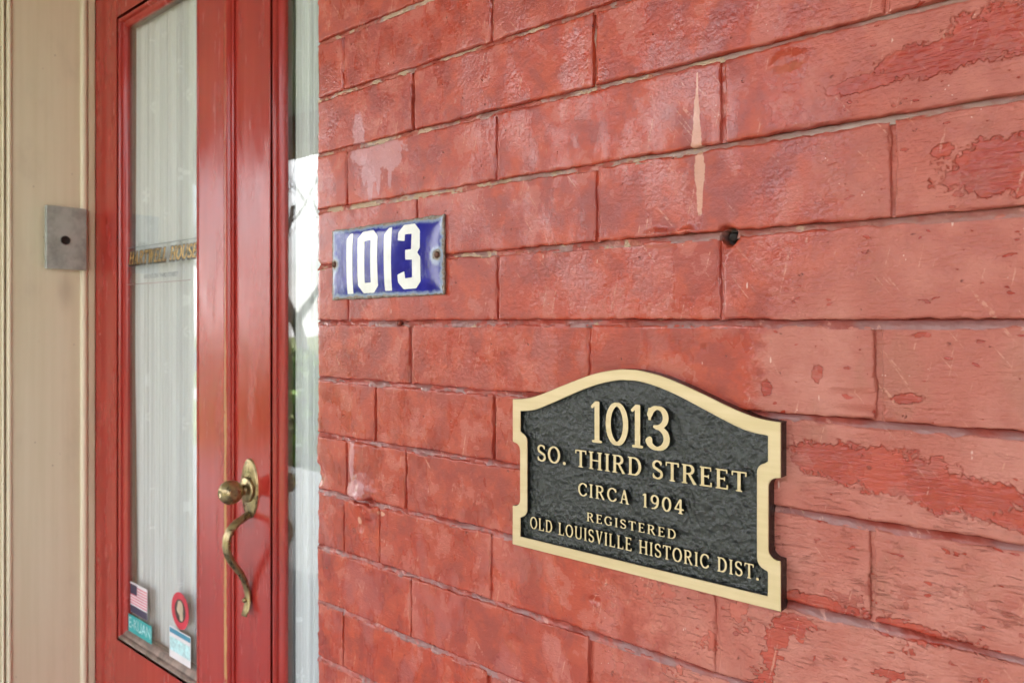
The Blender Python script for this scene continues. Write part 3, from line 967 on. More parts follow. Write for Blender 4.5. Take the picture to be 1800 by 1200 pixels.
def glyph(c, X, Y):
    m = lambda *a: np.minimum.reduce(a)
    h = TN / 2
    s0 = TK / 2 + SF
    if c == 'I':
        return m(stem(X, Y, s0)), 2 * s0
    if c == '1':
        d = m(stem(X, Y, 0.20, top=False), g_seg(X, Y, 0.06, 0.86, 0.16, 0.95, 0.09))
        return m(d, g_box(X, Y, 0.12, 0.20 + TK / 2, 0.93, 1.0)), 0.40
    if c == 'L':
        return m(stem(X, Y, s0), bar(X, Y, s0, 0.60, h), g_box(X, Y, 0.53, 0.60, 0, 0.26)), 0.62
    if c == 'E':
        return m(stem(X, Y, s0), bar(X, Y, s0, 0.58, h), g_box(X, Y, 0.52, 0.60, 0, 0.24), bar(X, Y, s0, 0.56, 1 - h), g_box(X, Y, 0.50, 0.57, 0.78, 1),
                 bar(X, Y, s0, 0.44, 0.52), g_box(X, Y, 0.40, 0.46, 0.41, 0.63)), 0.62
    if c == 'T':
        return m(stem(X, Y, 0.34, top=False), bar(X, Y, 0.0, 0.68, 1 - h), g_box(X, Y, 0.0, 0.075, 0.76, 1), g_box(X, Y, 0.605, 0.68, 0.76, 1)), 0.68
    if c == 'H':
        return m(stem(X, Y, s0), stem(X, Y, 0.66), bar(X, Y, s0, 0.66, 0.51)), 0.66 + s0
    if c == 'D':
        return m(stem(X, Y, s0), g_path(X, Y, [(s0, 1 - h), (0.34, 1 - h)] + arc(0.34, 0.5, 0.33, 0.5 - h, 90, -90) + [(s0, h)])), 0.76
    if c == 'R':
        return m(stem(X, Y, s0), g_path(X, Y, [(s0, 1 - h), (0.36, 1 - h)] + arc(0.36, 0.74, 0.20, 0.26 - h, 90, -90) + [(s0, 0.52)]),
                 g_seg(X, Y, 0.36, 0.52, 0.62, 0.06, 0.12, 0.15), g_box(X, Y, 0.56, 0.74, 0, SH)), 0.74
    if c == 'O':
        return g_path(X, Y, arc(0.40, 0.5, 0.325, 0.5 - h, 0, 360, 44)), 0.80
    if c == '0':
        return g_path(X, Y, arc(0.32, 0.5, 0.245, 0.5 - h, 0, 360, 44)), 0.64
    if c == 'C':
        return m(g_path(X, Y, arc(0.40, 0.5, 0.325, 0.5 - h, 40, 322)), g_box(X, Y, 0.61, 0.68, 0.68, 0.95)), 0.72
    if c == 'G':
        return m(g_path(X, Y, arc(0.40, 0.5, 0.325, 0.5 - h, 40, 300)), g_box(X, Y, 0.61, 0.68, 0.68, 0.95), g_box(X, Y, 0.56, 0.56 + TK, 0.06, 0.42), bar(X, Y, 0.46, 0.80, 0.42, SH)), 0.80
    if c == 'S':
        p = arc(0.29, 0.745, 0.205, 0.255 - h, 30, 215, 20) + [(0.29, 0.51)] + arc(0.29, 0.265, 0.225, 0.265 - h, 40, -150, 20)
        d = g_path(X, Y, p, 0.14, 0.09)
        d = m(d, g_seg(X, Y, 0.13, 0.60, 0.46, 0.42, 0.15))
        return m(d, g_box(X, Y, 0.44, 0.50, 0.72, 0.97), g_box(X, Y, 0.05, 0.115, 0.03, 0.30)), 0.58
    if c == 'U':
        return m(stem(X, Y, s0, 0.28, 1, bot=False), stem(X, Y, 0.66, 0.28, 1, bot=False, tk=0.11), g_path(X, Y, arc((s0 + 0.66) / 2, 0.30, (0.66 - s0) / 2, 0.30 - h, 180, 360))), 0.66 + s0
    if c == 'V':
        return m(g_seg(X, Y, 0.15, 0.97, 0.37, 0.06, TK), g_seg(X, Y, 0.60, 0.97, 0.38, 0.05, 0.09), bar(X, Y, 0.0, 0.30, 1 - SH / 2, SH), bar(X, Y, 0.48, 0.72, 1 - SH / 2, SH)), 0.72
    if c == 'A':
        return m(g_seg(X, Y, 0.17, 0.04, 0.38, 0.95, 0.09), g_seg(X, Y, 0.40, 0.93, 0.62, 0.04, TK), bar(X, Y, 0.2, 0.58, 0.33), bar(X, Y, 0.03, 0.29, SH / 2, SH), bar(X, Y, 0.48, 0.77, SH / 2, SH)), 0.78
    if c == 'W':
        return m(g_seg(X, Y, 0.12, 0.97, 0.30, 0.05, TK), g_seg(X, Y, 0.47, 0.95, 0.31, 0.05, 0.09), g_seg(X, Y, 0.46, 0.95, 0.64, 0.05, TK), g_seg(X, Y, 0.84, 0.97, 0.65, 0.05, 0.09),
                 bar(X, Y, 0, 0.26, 1 - SH / 2, SH), bar(X, Y, 0.72, 0.96, 1 - SH / 2, SH)), 0.96
    if c == '3':
        d = m(g_path(X, Y, arc(0.28, 0.745, 0.21, 0.255 - h, 165, -95, 24), 0.16), g_path(X, Y, [(0.20, 0.53), (0.28, 0.53)], 0.1), g_path(X, Y, arc(0.27, 0.275, 0.245, 0.275 - h, 95, -160, 26), 0.17))
        return m(d, g_box(X, Y, 0.03, 0.115, 0.66, 0.95), g_seg(X, Y, 0.075, 0.19, 0.075, 0.23, 0.15)), 0.62
    if c == '9':
        return m(g_path(X, Y, arc(0.30, 0.68, 0.215, 0.32 - h, 0, 360, 34)), g_path(X, Y, [(0.52, 0.66), (0.51, 0.45), (0.44, 0.22), (0.30, 0.08), (0.12, 0.04)], 0.15)), 0.62
    if c == '4':
        return m(g_box(X, Y, 0.36, 0.36 + TK, 0, 1), g_seg(X, Y, 0.08, 0.30, 0.40, 0.96, 0.10), bar(X, Y, 0.04, 0.66, 0.30, 0.11), bar(X, Y, 0.27, 0.60, SH / 2, SH)), 0.68
    if c == '.':
        return np.hypot(X - 0.13, Y - 0.085) - 0.10, 0.26
    return X * 0 + 1, 0.34


_gc = {}


def glyph_mesh(c, hgt, wid, dep, mats, shear=0.0, res=30, name='letter', grow=0.0):
    """solid character, cap height hgt, horizontal factor wid; front at y=-dep, back at 0"""
    key = (c, round(hgt, 5), round(wid, 3), round(dep, 5), shear, mats[0].name)
    if key in _gc:
        return _gc[key]
    _, wch = glyph(c, np.zeros((1, 1)), np.zeros((1, 1)))
    n = res
    xs = np.arange(-4, int((wch + 0.14) * n) + 4) / n - 0.03
    ys = np.arange(-4, n + 5) / n
    X, Y = np.meshgrid(xs, ys, indexing='ij')
    D, _ = glyph(c, X, Y)
    D = D - grow
    v, f, mi = [], [], []

    def P(x, y, yy):
        v.append(((x + shear * y) * hgt * wid, yy, y * hgt))
        return len(v) - 1
    for i in range(len(xs) - 1):
        for j in range(len(ys) - 1):
            cs = [(i, j), (i + 1, j), (i + 1, j + 1), (i, j + 1)]
            dv = [D[a] for a in cs]
            if min(dv) >= 0:
                continue
            pts = []
            cross = []
            for k in range(4):
                a, b_ = cs[k], cs[(k + 1) % 4]
                da, db = dv[k], dv[(k + 1) % 4]
                if da < 0:
                    pts.append((xs[a[0]], ys[a[1]]))
                if (da < 0) != (db < 0):
                    t = da / (da - db)
                    q = (xs[a[0]] + t * (xs[b_[0]] - xs[a[0]]), ys[a[1]] + t * (ys[b_[1]] - ys[a[1]]))
                    pts.append(q)
                    cross.append((q, da < 0))
            if len(pts) >= 3:
                f.append([P(x, y, -dep) for x, y in pts])
                mi.append(0)
            if len(cross) == 2 and dep > 2e-4:
                (qa, ina), (qb, _b) = cross
                if not ina:
                    qa, qb = qb, qa
                f.append([P(*qa, -dep), P(*qa, 0), P(*qb, 0), P(*qb, -dep)])
                mi.append(1)
    me = bpy.data.meshes.new(name)
    me.from_pydata(v, [], f)
    for m_ in mats:
        me.materials.append(m_)
    me.polygons.foreach_set('material_index', [min(q, len(mats) - 1) for q in mi])
    me.update()
    _gc[key] = (me, wch)
    return _gc[key]


def set_text(txt, x0, x1, zb, hgt, dep, yb, mats, parent, shear=0.0, track=0.10, space=0.34, res=30, grow=0.0):
    adv = []
    for c in txt:
        if c == ' ':
            adv.append(space)
        else:
            adv.append(glyph(c, np.zeros((1, 1)), np.zeros((1, 1)))[1] + track)
    tot = sum(adv) - track
    wid = (x1 - x0) / (tot * hgt)
    x = x0
    for c, a in zip(txt, adv):
        if c != ' ':
            me, _ = glyph_mesh(c, hgt, wid, dep, mats, shear, res, grow=grow)
            o = bpy.data.objects.new('numeral' if c.isdigit() else ('full_stop' if c == '.' else 'letter'), me)
            COL.objects.link(o)
            o.parent = parent
            o.location = Vector((x, yb, zb)) - WL[parent.name]
        x += a * hgt * wid


# ------------------------------------------------------------------ bronze plaque
GW = -0.006
PX, PZ = 0.4250, EYE - 0.1942
plq = thing('house_plaque', (PX, -0.001, PZ), 'cast bronze plaque with arched top, dark field and raised gold lettering on the brick wall', 'plaque')
OU = [(0, 158), (10, 157.6), (28, 154.4), (46, 148.8), (64, 142.2), (80, 136), (95, 130.9), (106, 128.5), (119, 127.2)]
IN = [(0, 149.4), (10, 149), (26, 145.6), (43, 140), (60, 133.0), (75, 126.7), (89, 121.2), (99, 118.6), (110, 117.4)]


def cr_spline(p, k=5):
    o_ = []
    for i in range(len(p) - 1):
        a = p[max(i - 1, 0)] if i > 0 else (-p[1][0], p[1][1])
        b_, c_ = p[i], p[i + 1]
        d_ = p[i + 2] if i + 2 < len(p) else (2 * c_[0] - b_[0], 2 * c_[1] - b_[1])
        for s in range(k):
            t = s / k
            o_.append(tuple(0.5 * (2 * b_[q] + (c_[q] - a[q]) * t + (2 * a[q] - 5 * b_[q] + 4 * c_[q] - d_[q]) * t * t + (3 * b_[q] - a[q] - 3 * c_[q] + d_[q]) * t ** 3) for q in (0, 1)))
    return o_ + [p[-1]]


def half(arch, side):
    r_ = cr_spline(arch) + side
    return r_


def rarc(cx, cy, r_, a0, a1, n=6):
    return arc(cx, cy, r_, r_, a0, a1, n)


oside = [(119, 90)] + rarc(117, 83, 6.4, 95, 180) + rarc(117, 40.5, 6.4, 180, 265) + [(119, 34), (119, 0)]
iside = [(110, 100)] + rarc(109.5, 91.5, 7.2, 105, 180) + rarc(109.5, 33, 7.2, 180, 245) + [(110, 25), (110, 8.5)]
ro, ri = half(OU, oside), half(IN, iside)
outer = [(-x, z) for x, z in ro[::-1]][:-1] + ro
inner = [(-x, z) for x, z in ri[::-1]][:-1] + ri
tf = lambda p: [(PX + x / 1000, PZ + z / 1000) for x, z in p]
outer, inner = tf(outer), tf(inner)
n = len(outer)
YF, YB, YW = -0.0100, -0.0060, 0.0008


def inset(poly, d):
    """move every point of a loop sideways along its normal"""
    o_ = []
    k = len(poly)
    for i in range(k):
        a, b_ = Vector(poly[i - 1]), Vector(poly[(i + 1) % k])
        t = (b_ - a).normalized()
        o_.append((poly[i][0] + t.y * d, poly[i][1] - t.x * d))
    return o_


# loop runs clockwise seen from the street: left bottom -> over the top -> right bottom
o_in = inset(outer, 0.0004)
i_out = inset(inner, -0.0004)
rings = [(outer, YW), (outer, YF + 0.0004), (o_in, YF), (i_out, YF), (inner, YF + 0.0004), (inner, YB + 0.0014)]
v = []
for loop, y in rings:
    v += [(x, y, z) for x, z in loop]
f = []
mi = []
for k in range(len(rings) - 1):
    for i in range(n):
        j = (i + 1) % n
        f.append([k * n + i, k * n + j, (k + 1) * n + j, (k + 1) * n + i])
        mi.append(1 if k in (0, 4) else 0)
mesh_obj('border', v, f, None, plq, False, [M['bronze'], M['patina']], mi)
# hammered field
ip = [Vector(q) for q in inner]
gx = np.arange(PX - 0.1115, PX + 0.1116, 0.0008)
gz = np.arange(PZ + 0.007, PZ + 0.151, 0.0008)
X, Z = np.meshgrid(gx, gz, indexing='ij')
ins = np.zeros(X.shape, bool)
for i in range(n):
    (xa, za), (xb, zb) = inner[i], inner[(i + 1) % n]
    if abs(zb - za) < 1e-9:
        continue
    cnd = ((za > Z) != (zb > Z)) & (X < (xb - xa) * (Z - za) / (zb - za) + xa)
    ins ^= cnd
big_ = ins.copy()
for _ in range(2):
    big_ = big_ | np.roll(big_, 1, 0) | np.roll(big_, -1, 0) | np.roll(big_, 1, 1) | np.roll(big_, -1, 1)
wx_ = 1.6 * fbm(X * 120, Z * 120, 61, 2)
q1 = 1 - np.abs(2 * vn(X * 300 + 90 * Z + wx_, Z * 190 - 60 * X + wx_, 5) - 1)
q2 = 1 - np.abs(2 * vn(X * 430, Z * 430 + 60 * X, 9) - 1)
Y = YB + 0.0010 - 0.0017 * (q1 ** 2.4 * 0.6 + q2 ** 2.2 * 0.4) + 0.0004 * vn(X * 80, Z * 80, 14)
use = big_[:-1, :-1] & big_[1:, :-1] & big_[1:, 1:] & big_[:-1, 1:]
idx = np.arange(X.size).reshape(X.shape)
f = np.stack([idx[:-1, :-1], idx[1:, :-1], idx[1:, 1:], idx[:-1, 1:]], -1)[use]
uq, inv = np.unique(f, return_inverse=True)
v = np.stack([X, Y, Z], -1).reshape(-1, 3)[uq]
mesh_obj('field', v, inv.reshape(f.shape), M['patina'], plq, True)
v, f = prism(outer[::-1], 0.0002, 0.0030)
mesh_obj('back_plate', v, f, M['patina'], plq)
LM = [M['bronze'], M['patina']]
DP = 0.0042
yb = YB + 0.0004
z_ = lambda q: EYE + q / 1000
set_text('1013', 0.3885, 0.4612, z_(-96.2), 0.0335, DP, yb, LM, plq, track=0.05, res=40, grow=GW)
set_text('SO. THIRD STREET', 0.3335, 0.5200, z_(-117.7), 0.0142, DP, yb, LM, plq, track=0.13, space=0.42, grow=GW)
set_text('CIRCA 1904', 0.3765, 0.4722, z_(-140.8), 0.0108, DP, yb, LM, plq, track=0.17, space=0.75, res=26, grow=GW)
set_text('REGISTERED', 0.3850, 0.4655, z_(-160.3), 0.0072, DP, yb, LM, plq, track=0.22, res=24, grow=GW)
set_text('OLD LOUISVILLE HISTORIC DIST.', 0.3258, 0.5290, z_(-176.6), 0.0104, DP, yb, LM, plq, track=0.14, space=0.50, res=26, grow=GW)

# ------------------------------------------------------------------ blue enamel number sign
SX0, SX1, SZ0, SZ1 = 0.0335, 0.2128, 0.0262, 0.1035
ns = thing('house_number_sign', (0.123, -0.002, EYE + 0.0262), 'chipped blue enamel house number sign with white block numerals, screwed to the bricks', 'sign')
scx, scz = (SX0 + SX1) / 2, (SZ0 + SZ1) / 2


def bulge(x, z):
    """height of the cushioned plate above the wall"""
    u = np.clip(1 - np.abs((x - scx) / ((SX1 - SX0) / 2)) ** 2.4, 0, 1)
    w_ = np.clip(1 - np.abs((z - scz) / ((SZ1 - SZ0) / 2)) ** 2.4, 0, 1)
    return -(0.0028 + 0.0034 * (u * w_) ** 0.65)


ux = np.linspace(SX0, SX1, 110)
uz = np.linspace(SZ0, SZ1, 60)
X, Z = np.meshgrid(ux, uz, indexing='ij')
Y = bulge(X, Z)
em = np.minimum(np.minimum(X - SX0, SX1 - X), np.minimum(Z - SZ0, SZ1 - Z))
k_ = np.clip(1 - em / 0.003, 0, 1)
X2 = X + k_ * 0.0022 * fbm(X * 160, Z * 160, 33, 3)
Z2 = Z + k_ * 0.0026 * fbm(X * 150, Z * 150, 37, 3) + (X - SX0) * 0.012 - 0.001
Y = Y + k_ * 0.0012 * fbm(X * 300, Z * 300, 39, 2)
v = np.stack([X2, Y, Z2 + EYE], -1).reshape(-1, 3)
a_, b2 = X.shape
idx = np.arange(a_ * b2).reshape(a_, b2)
f = np.stack([idx[:-1, :-1], idx[1:, :-1], idx[1:, 1:], idx[:-1, 1:]], -1).reshape(-1, 4)
ring = np.concatenate([idx[:, 0], idx[-1, 1:], idx[-2::-1, -1], idx[0, -2:0:-1]])
bk = v[ring].copy()
bk[:, 1] = -0.0010
a = np.arange(len(ring))
j = (a + 1) % len(ring)
f = np.concatenate([f, np.stack([ring, len(v) + a, len(v) + j, ring[j]], -1)])
mesh_obj('plate', np.concatenate([v, bk]), f, M['enamel'], ns, True)
DIG = [[[(62.3, 91.0), (68.4, 96.4), (73.6, 96.4), (73.6, 31.2), (63.2, 31.2)]],
       [[(82.3, 90.0), (90.2, 96.9), (108.1, 97.6), (115.8, 90.7), (116.6, 38.5), (108.8, 31.5), (91.7, 31.3), (82.9, 39.5)], [(94.6, 86.6), (104.7, 87.2), (104.9, 42.4), (94.7, 42.1)]],
       [[(126.3, 91.3), (132.8, 97.5), (138.2, 98.0), (138.3, 32.9), (127.3, 32.9)]],
       [[(148.3, 91.3), (156.2, 98.8), (172.2, 98.9), (180.4, 91.4), (181.0, 74.4), (177.3, 69.6), (181.6, 65.1), (181.6, 40.9), (174.7, 34.2), (156.2, 33.7), (148.3, 40.9), (147.9, 48.7),
         (158.3, 51.8), (159.4, 44.6), (169.7, 45.3), (169.9, 63.0), (160.0, 63.3), (159.8, 73.2), (168.6, 73.5), (168.7, 88.9), (158.8, 89.0), (158.8, 82.2), (148.3, 83.6)]]]
# corners are slightly softened, then the glaze numerals are laid on the curve
from mathutils.geometry import tessellate_polygon


def soften(p, r_=0.6):
    o_ = []
    k = len(p)
    for i in range(k):
        a = Vector(p[i - 1])
        b_ = Vector(p[i])
        c_ = Vector(p[(i + 1) % k])
        o_.append(b_ + (a - b_).normalized() * r_)
        o_.append(b_ + (c_ - b_).normalized() * r_)
    return [tuple(q) for q in o_]


for loops in DIG:
    # cut the outline into a fine lattice through a half-millimetre scan, so that it follows the bulge
    P_ = [soften(q) for q in loops]
    allp = [q for l in P_ for q in l]
    tri = tessellate_polygon([[Vector((x, z, 0)) for x, z in l] for l in P_])
    bm = bmesh.new()
    vs_ = [bm.verts.new((x / 1000, 0, z / 1000)) for x, z in allp]
    for t in tri:
        try:
            bm.faces.new([vs_[q] for q in t])
        except ValueError:
            pass
    for _ in range(9):
        mnx, mxx = min(q[0] for q in allp), max(q[0] for q in allp)
    for zc in np.arange(30, 101, 4.0):
        bmesh.ops.bisect_plane(bm, geom=bm.verts[:] + bm.edges[:] + bm.faces[:], plane_co=(0, 0, zc / 1000), plane_no=(0, 0, 1))
    for xc in np.arange(60, 184, 5.0):
        bmesh.ops.bisect_plane(bm, geom=bm.verts[:] + bm.edges[:] + bm.faces[:], plane_co=(xc / 1000, 0, 0), plane_no=(1, 0, 0))
    for q in bm.verts:
        q.co.y = float(bulge(q.co.x, q.co.z)) - 0.00022
        q.co.z += EYE
    bmesh.ops.recalc_face_normals(bm, faces=bm.faces[:])
    if sum(fc.normal.y for fc in bm.faces) > 0:
        bmesh.ops.reverse_faces(bm, faces=bm.faces[:])
    from_bm('numeral', bm, M['white'], ns, True)
for cx, cz in ((0.0389, 0.0646), (0.2042, 0.0659)):
    yb_ = float(bulge(cx, cz)) - 0.0002
    v, f = lathe([(0, 0.0022), (0.0014, 0.0021), (0.0030, 0.0012), (0.0034, 0.0), (0.0015, -0.0005), (0.0015, -0.012)], (cx, yb_, EYE + cz), 16)
    mesh_obj('screw', v, f, M['rust'], ns, True)

# ------------------------------------------------------------------ door frame with beige reveal
XJ = -1.1812
fr = thing('door_frame', (XJ, 0.1, 0.0), 'beige painted wooden reveal with bead mouldings at the side of the red doors', 'door frame')
box('jamb_panel', XJ - 0.06, XJ, 0.0182, 0.250, 0.0, EYE + 0.90, M['beige'], fr)
box('front_casing', XJ - 0.115, XJ - 0.004, -0.012, 0.018, 0.0, EYE + 0.96, M['beige'], fr, 0.003)


def vbead(y0, y1, pro, mat, nm):
    pts = [Vector((XJ + 0.0, 0, 0))]
    prof = [(0, y0)] + [(pro * math.sin(math.pi * t / 10), y0 + (y1 - y0) * (0.5 - 0.5 * math.cos(math.pi * t / 10))) for t in range(1, 10)] + [(0, y1), (-0.004, y1), (-0.004, y0)]
    v = [(XJ + a, b_, 0.0) for a, b_ in prof] + [(XJ + a, b_, EYE + 0.90) for a, b_ in prof]
    k = len(prof)
    f = [[i, (i + 1) % k, k + (i + 1) % k, k + i] for i in range(k)]
    return mesh_obj(nm, v, f, mat, fr, True)


vbead(0.0195, 0.0290, 0.005, M['cream'], 'bead')
vbead(0.0105, 0.0150, 0.003, M['beige'], 'bead')
vbead(0.1680, 0.1840, 0.007, M['cream'], 'bead')
box('corner_strip', XJ - 0.002, XJ + 0.0035, 0.1850, 0.1985, 0.0, EYE + 0.90, M['beige'], fr, 0.001)
box('jamb_panel', 0.075, 0.128, 0.104, 0.250, 0.0, EYE + 0.90, M['beige'], fr)
box('frame_head', XJ - 0.115, 0.128, 0.10, 0.250, EYE + 0.902, EYE + 0.96, M['beige'], fr, 0.002)
box('threshold', XJ, 0.075, 0.12, 0.26, 0.0005, 0.02, M['beige'], fr, 0.003)

# ------------------------------------------------------------------ the two red door leaves
YD = 0.200
Z0, ZT = 0.025, EYE + 0.898
OZ0, OZ1 = EYE - 0.716, EYE + 0.690         # glazed opening in the stile face
PROF = [(0, 0), (0, 0.0065), (0.0030, 0.0065), (0.0042, 0.0020), (0.0070, 0.0005), (0.0100, 0.0012), (0.0122, 0.0040), (0.0130, 0.0085), (0.0150, 0.0090), (0.0185, 0.0105), (0.0215, 0.0130), (0.0230, 0.0150), (0.0230, 0.0200)]


def mould(x0, x1, z0, z1, parent, matb):
    cs = [((x0, z0), (1, 1)), ((x1, z0), (-1, 1)), ((x1, z1), (-1, -1)), ((x0, z1), (1, -1))]
    for k in range(4):
        (a, da), (b_, db) = cs[k], cs[(k + 1) % 4]
        v = []
        f = []
        for o_, d in PROF:
            v.append((a[0] + da[0] * o_, YD + d, a[1] + da[1] * o_))
            v.append((b_[0] + db[0] * o_, YD + d, b_[1] + db[1] * o_))
        for i in range(len(PROF) - 1):
            f.append([2 * i, 2 * i + 1, 2 * i + 3, 2 * i + 2])
        mesh_obj('moulding', v, f, matb if k == 0 else M['door'], parent, False)


def leaf(x0, x1, a, b_, label):
    t = thing('red_door', ((x0 + x1) / 2, YD, Z0), label, 'door')
    box('stile', x0, a, YD, YD + 0.044, Z0, ZT, M['door'], t, 0.0015)
    box('stile', b_, x1, YD, YD + 0.044, Z0, ZT, M['door'], t, 0.0015)
    box('top_rail', a, b_, YD + 0.0002, YD + 0.0438, OZ1, ZT - 0.0005, M['door'], t)
    box('bottom_rail', a, b_, YD + 0.0002, YD + 0.0438, OZ0 - 0.14, OZ0, M['door'], t)
    box('bottom_rail', a, b_, YD + 0.0002, YD + 0.0438, Z0 + 0.0005, Z0 + 0.16, M['door'], t)
    box('door_panel', a - 0.005, b_ + 0.005, YD + 0.014, YD + 0.030, Z0 + 0.15, OZ0 - 0.13, M['door'], t, 0.002)
    box('door_panel', a + 0.035, b_ - 0.035, YD + 0.004, YD + 0.015, Z0 + 0.20, OZ0 - 0.18, M['door'], t, 0.004)
    mould(a, b_, OZ0, OZ1, t, M['sill'])
    w_ = 0.0225
    for q in ((a, a + w_, OZ0, OZ1), (b_ - w_, b_, OZ0, OZ1)):
        box('glazing_stop', q[0], q[1], YD + 0.0195, YD + 0.0320, q[2], q[3], M['stop'], t, 0.001)
    for q in ((a + w_, b_ - w_, OZ0, OZ0 + w_), (a + w_, b_ - w_, OZ1 - w_, OZ1)):
        box('glazing_stop', q[0], q[1], YD + 0.0195, YD + 0.0320, q[2], q[3], M['stop'], t)
    g = box('glass_pane', a + 0.0150, b_ - 0.0150, YD + 0.0155, YD + 0.0185, OZ0 + 0.015, OZ1 - 0.015, M['glass'], t)
    return t, g


dl, gl_ = leaf(-1.1790, -0.5570, -1.0580, -0.6770, 'red glazed door leaf with gilt lettering and stickers on its glass, next to the beige reveal')
dr, gr_ = leaf(-0.5540, 0.0735, -0.4245, -0.0500, 'red glazed door leaf carrying the brass handle, partly behind the brick corner')
# rounded cover strip over the meeting edge, worn to bare wood
prof = [(-0.0165, 0.0), (-0.0165, -0.003), (-0.0135, -0.0040), (-0.0115, -0.0030), (-0.0100, -0.0062), (-0.0070, -0.0095), (-0.002, -0.0108), (0.002, -0.0108), (0.0070, -0.0095), (0.0100, -0.0062), (0.0115, -0.0030), (0.0135, -0.0040), (0.0165, -0.003), (0.0165, 0.0)]
zs = np.linspace(Z0 + 0.002, ZT - 0.002, 160)
v = []
for zz in zs:
    for a, b_ in prof:
        jx = 0.0008 * float(fbm(np.array(zz * 60.0), np.array(a * 900.0), 44, 2))
        v.append((-0.5560 + a + jx, YD - 0.0004 + b_ + jx * 0.6, zz))
k = len(prof)
f = [[i * k + q, i * k + q + 1, (i + 1) * k + q + 1, (i + 1) * k + q] for i in range(len(zs) - 1) for q in range(k - 1)]
o = mesh_obj('cover_strip', v, f, M['door_rub'], dl, False)
o['label'] = 'worn red cover strip with bare wood showing along its ridge'

# ---- brass handle on the right leaf
HX, HZ_ = -0.4885, EYE - 0.2930
hd = bpy.data.objects.new('door_handle', None)
COL.objects.link(hd)
hd.parent = dr
hd.location = Vector((HX, YD, HZ_)) - WL[dr.name]
hd.empty_display_size = 0.03
WL[hd.name] = Vector((HX, YD, HZ_))
v, f = lathe([(1.0, 0.0), (1.0, 0.0022), (0.94, 0.0038), (0.86, 0.0036), (0.80, 0.0046), (0.4, 0.0056), (0.0, 0.0058)], (0, YD, 0), 48)
v = [(HX + x * 0.0265, y, HZ_ + z * 0.0530) for x, y, z in v]
mesh_obj('escutcheon', v, f, M['brass'], hd, True)
v, f = lathe([(0.0, 0.0052), (0.0225, 0.0052), (0.0225, 0.0085), (0.0200, 0.0105), (0.0120, 0.0115), (0.0085, 0.0130), (0.0080, 0.0205), (0.0106, 0.0197), (0.0147, 0.0228), (0.018, 0.0266), (0.0202, 0.0312), (0.0211, 0.0361), (0.0209, 0.0411), (0.0194, 0.0458), (0.0167, 0.0501), (0.0131, 0.0537), (0.0086, 0.0562), (0.0062, 0.0576), (0.0050, 0.0568), (0.0, 0.0568)], (HX, YD, HZ_ - 0.001), 40)
mesh_obj('knob', v, f, M['brass'], hd, True)
path = [(0.004, -0.338), (0.012, -0.3430), (0.026, -0.3490), (0.038, -0.3590), (0.0440, -0.3720), (0.0455, -0.3860), (0.0430, -0.4000), (0.0370, -0.4130), (0.0290, -0.4250), (0.0200, -0.4380),
        (0.0130, -0.4520), (0.0080, -0.4670), (0.0060, -0.4800), (0.0060, -0.4920), (0.0090, -0.5040), (0.0140, -0.5150)]
rad = [(.0105, .0052), (.0102, .0055), (.0100, .0058), (.0098, .0062), (.0098, .0065), (.0098, .0065), (.0096, .0063), (.0092, .0060), (.0088, .0056), (.0084, .0053), (.0080, .0050), (.0078, .0046), (.0080, .0040), (.0090, .0034), (.0095, .0028), (.0080, .0022)]
v, f = tube([(HX + 0.0005 * i * 0.3, YD - p_, EYE + z) for i, (p_, z) in enumerate(path)], rad, 16)
mesh_obj('grip', v, f, M['brass'], hd, True)
v, f = lathe([(0.0, 0.0150), (0.0030, 0.0145), (0.0045, 0.0120), (0.0045, 0.0090), (0.0030, 0.0070), (0.0025, 0.0)], (HX, YD, EYE - 0.4880), 18)
mesh_obj('grip_screw', v, f, M['brass'], hd, True)
v, f = lathe([(0.0, 0.0), (0.020, 0.0), (0.020, 0.004), (0.009, 0.006), (0.009, 0.028), (0.018, 0.034), (0.023, 0.044), (0.020, 0.055), (0.010, 0.060), (0, 0.061)], (HX + 0.02, YD + 0.0445, HZ_), 28, sign=1)
mesh_obj('inner_knob', v, f, M['brass'], hd, True)

# ---- lettering and stickers on the left pane (thin film on the street side)
YG = YD + 0.0154


def film(name, poly, mat, lift=0.0001, parent=gl_):
    v, f = prism(poly, YG - lift, YG + 0.00005)
    return mesh_obj(name, v, f, mat, parent)


def rect(x0, x1, z0, z1, sk=0.0):
    return [(x0, EYE + z0), (x1, EYE + z0 + sk), (x1, EYE + z1 + sk), (x0, EYE + z1)]


def circ(cx, cz, rx, rz, n_=36):
    return [(cx + rx * math.cos(2 * math.pi * i / n_), EYE + cz + rz * math.sin(2 * math.pi * i / n_)) for i in range(n_)]


GT = 0.0290
set_text('HARTWELL HOUSE', -1.0320, -0.7190, EYE + 0.1285, GT, 0.0001, YG - 0.00012, [M['black']], gl_, shear=0.30, track=0.07, space=0.50, res=26, grow=0.075)
set_text('HARTWELL HOUSE', -1.0300, -0.7170, EYE + 0.1300, GT * 0.96, 0.0001, YG - 0.00045, [M['gold']], gl_, shear=0.30, track=0.07, space=0.50, res=26, grow=-0.012)


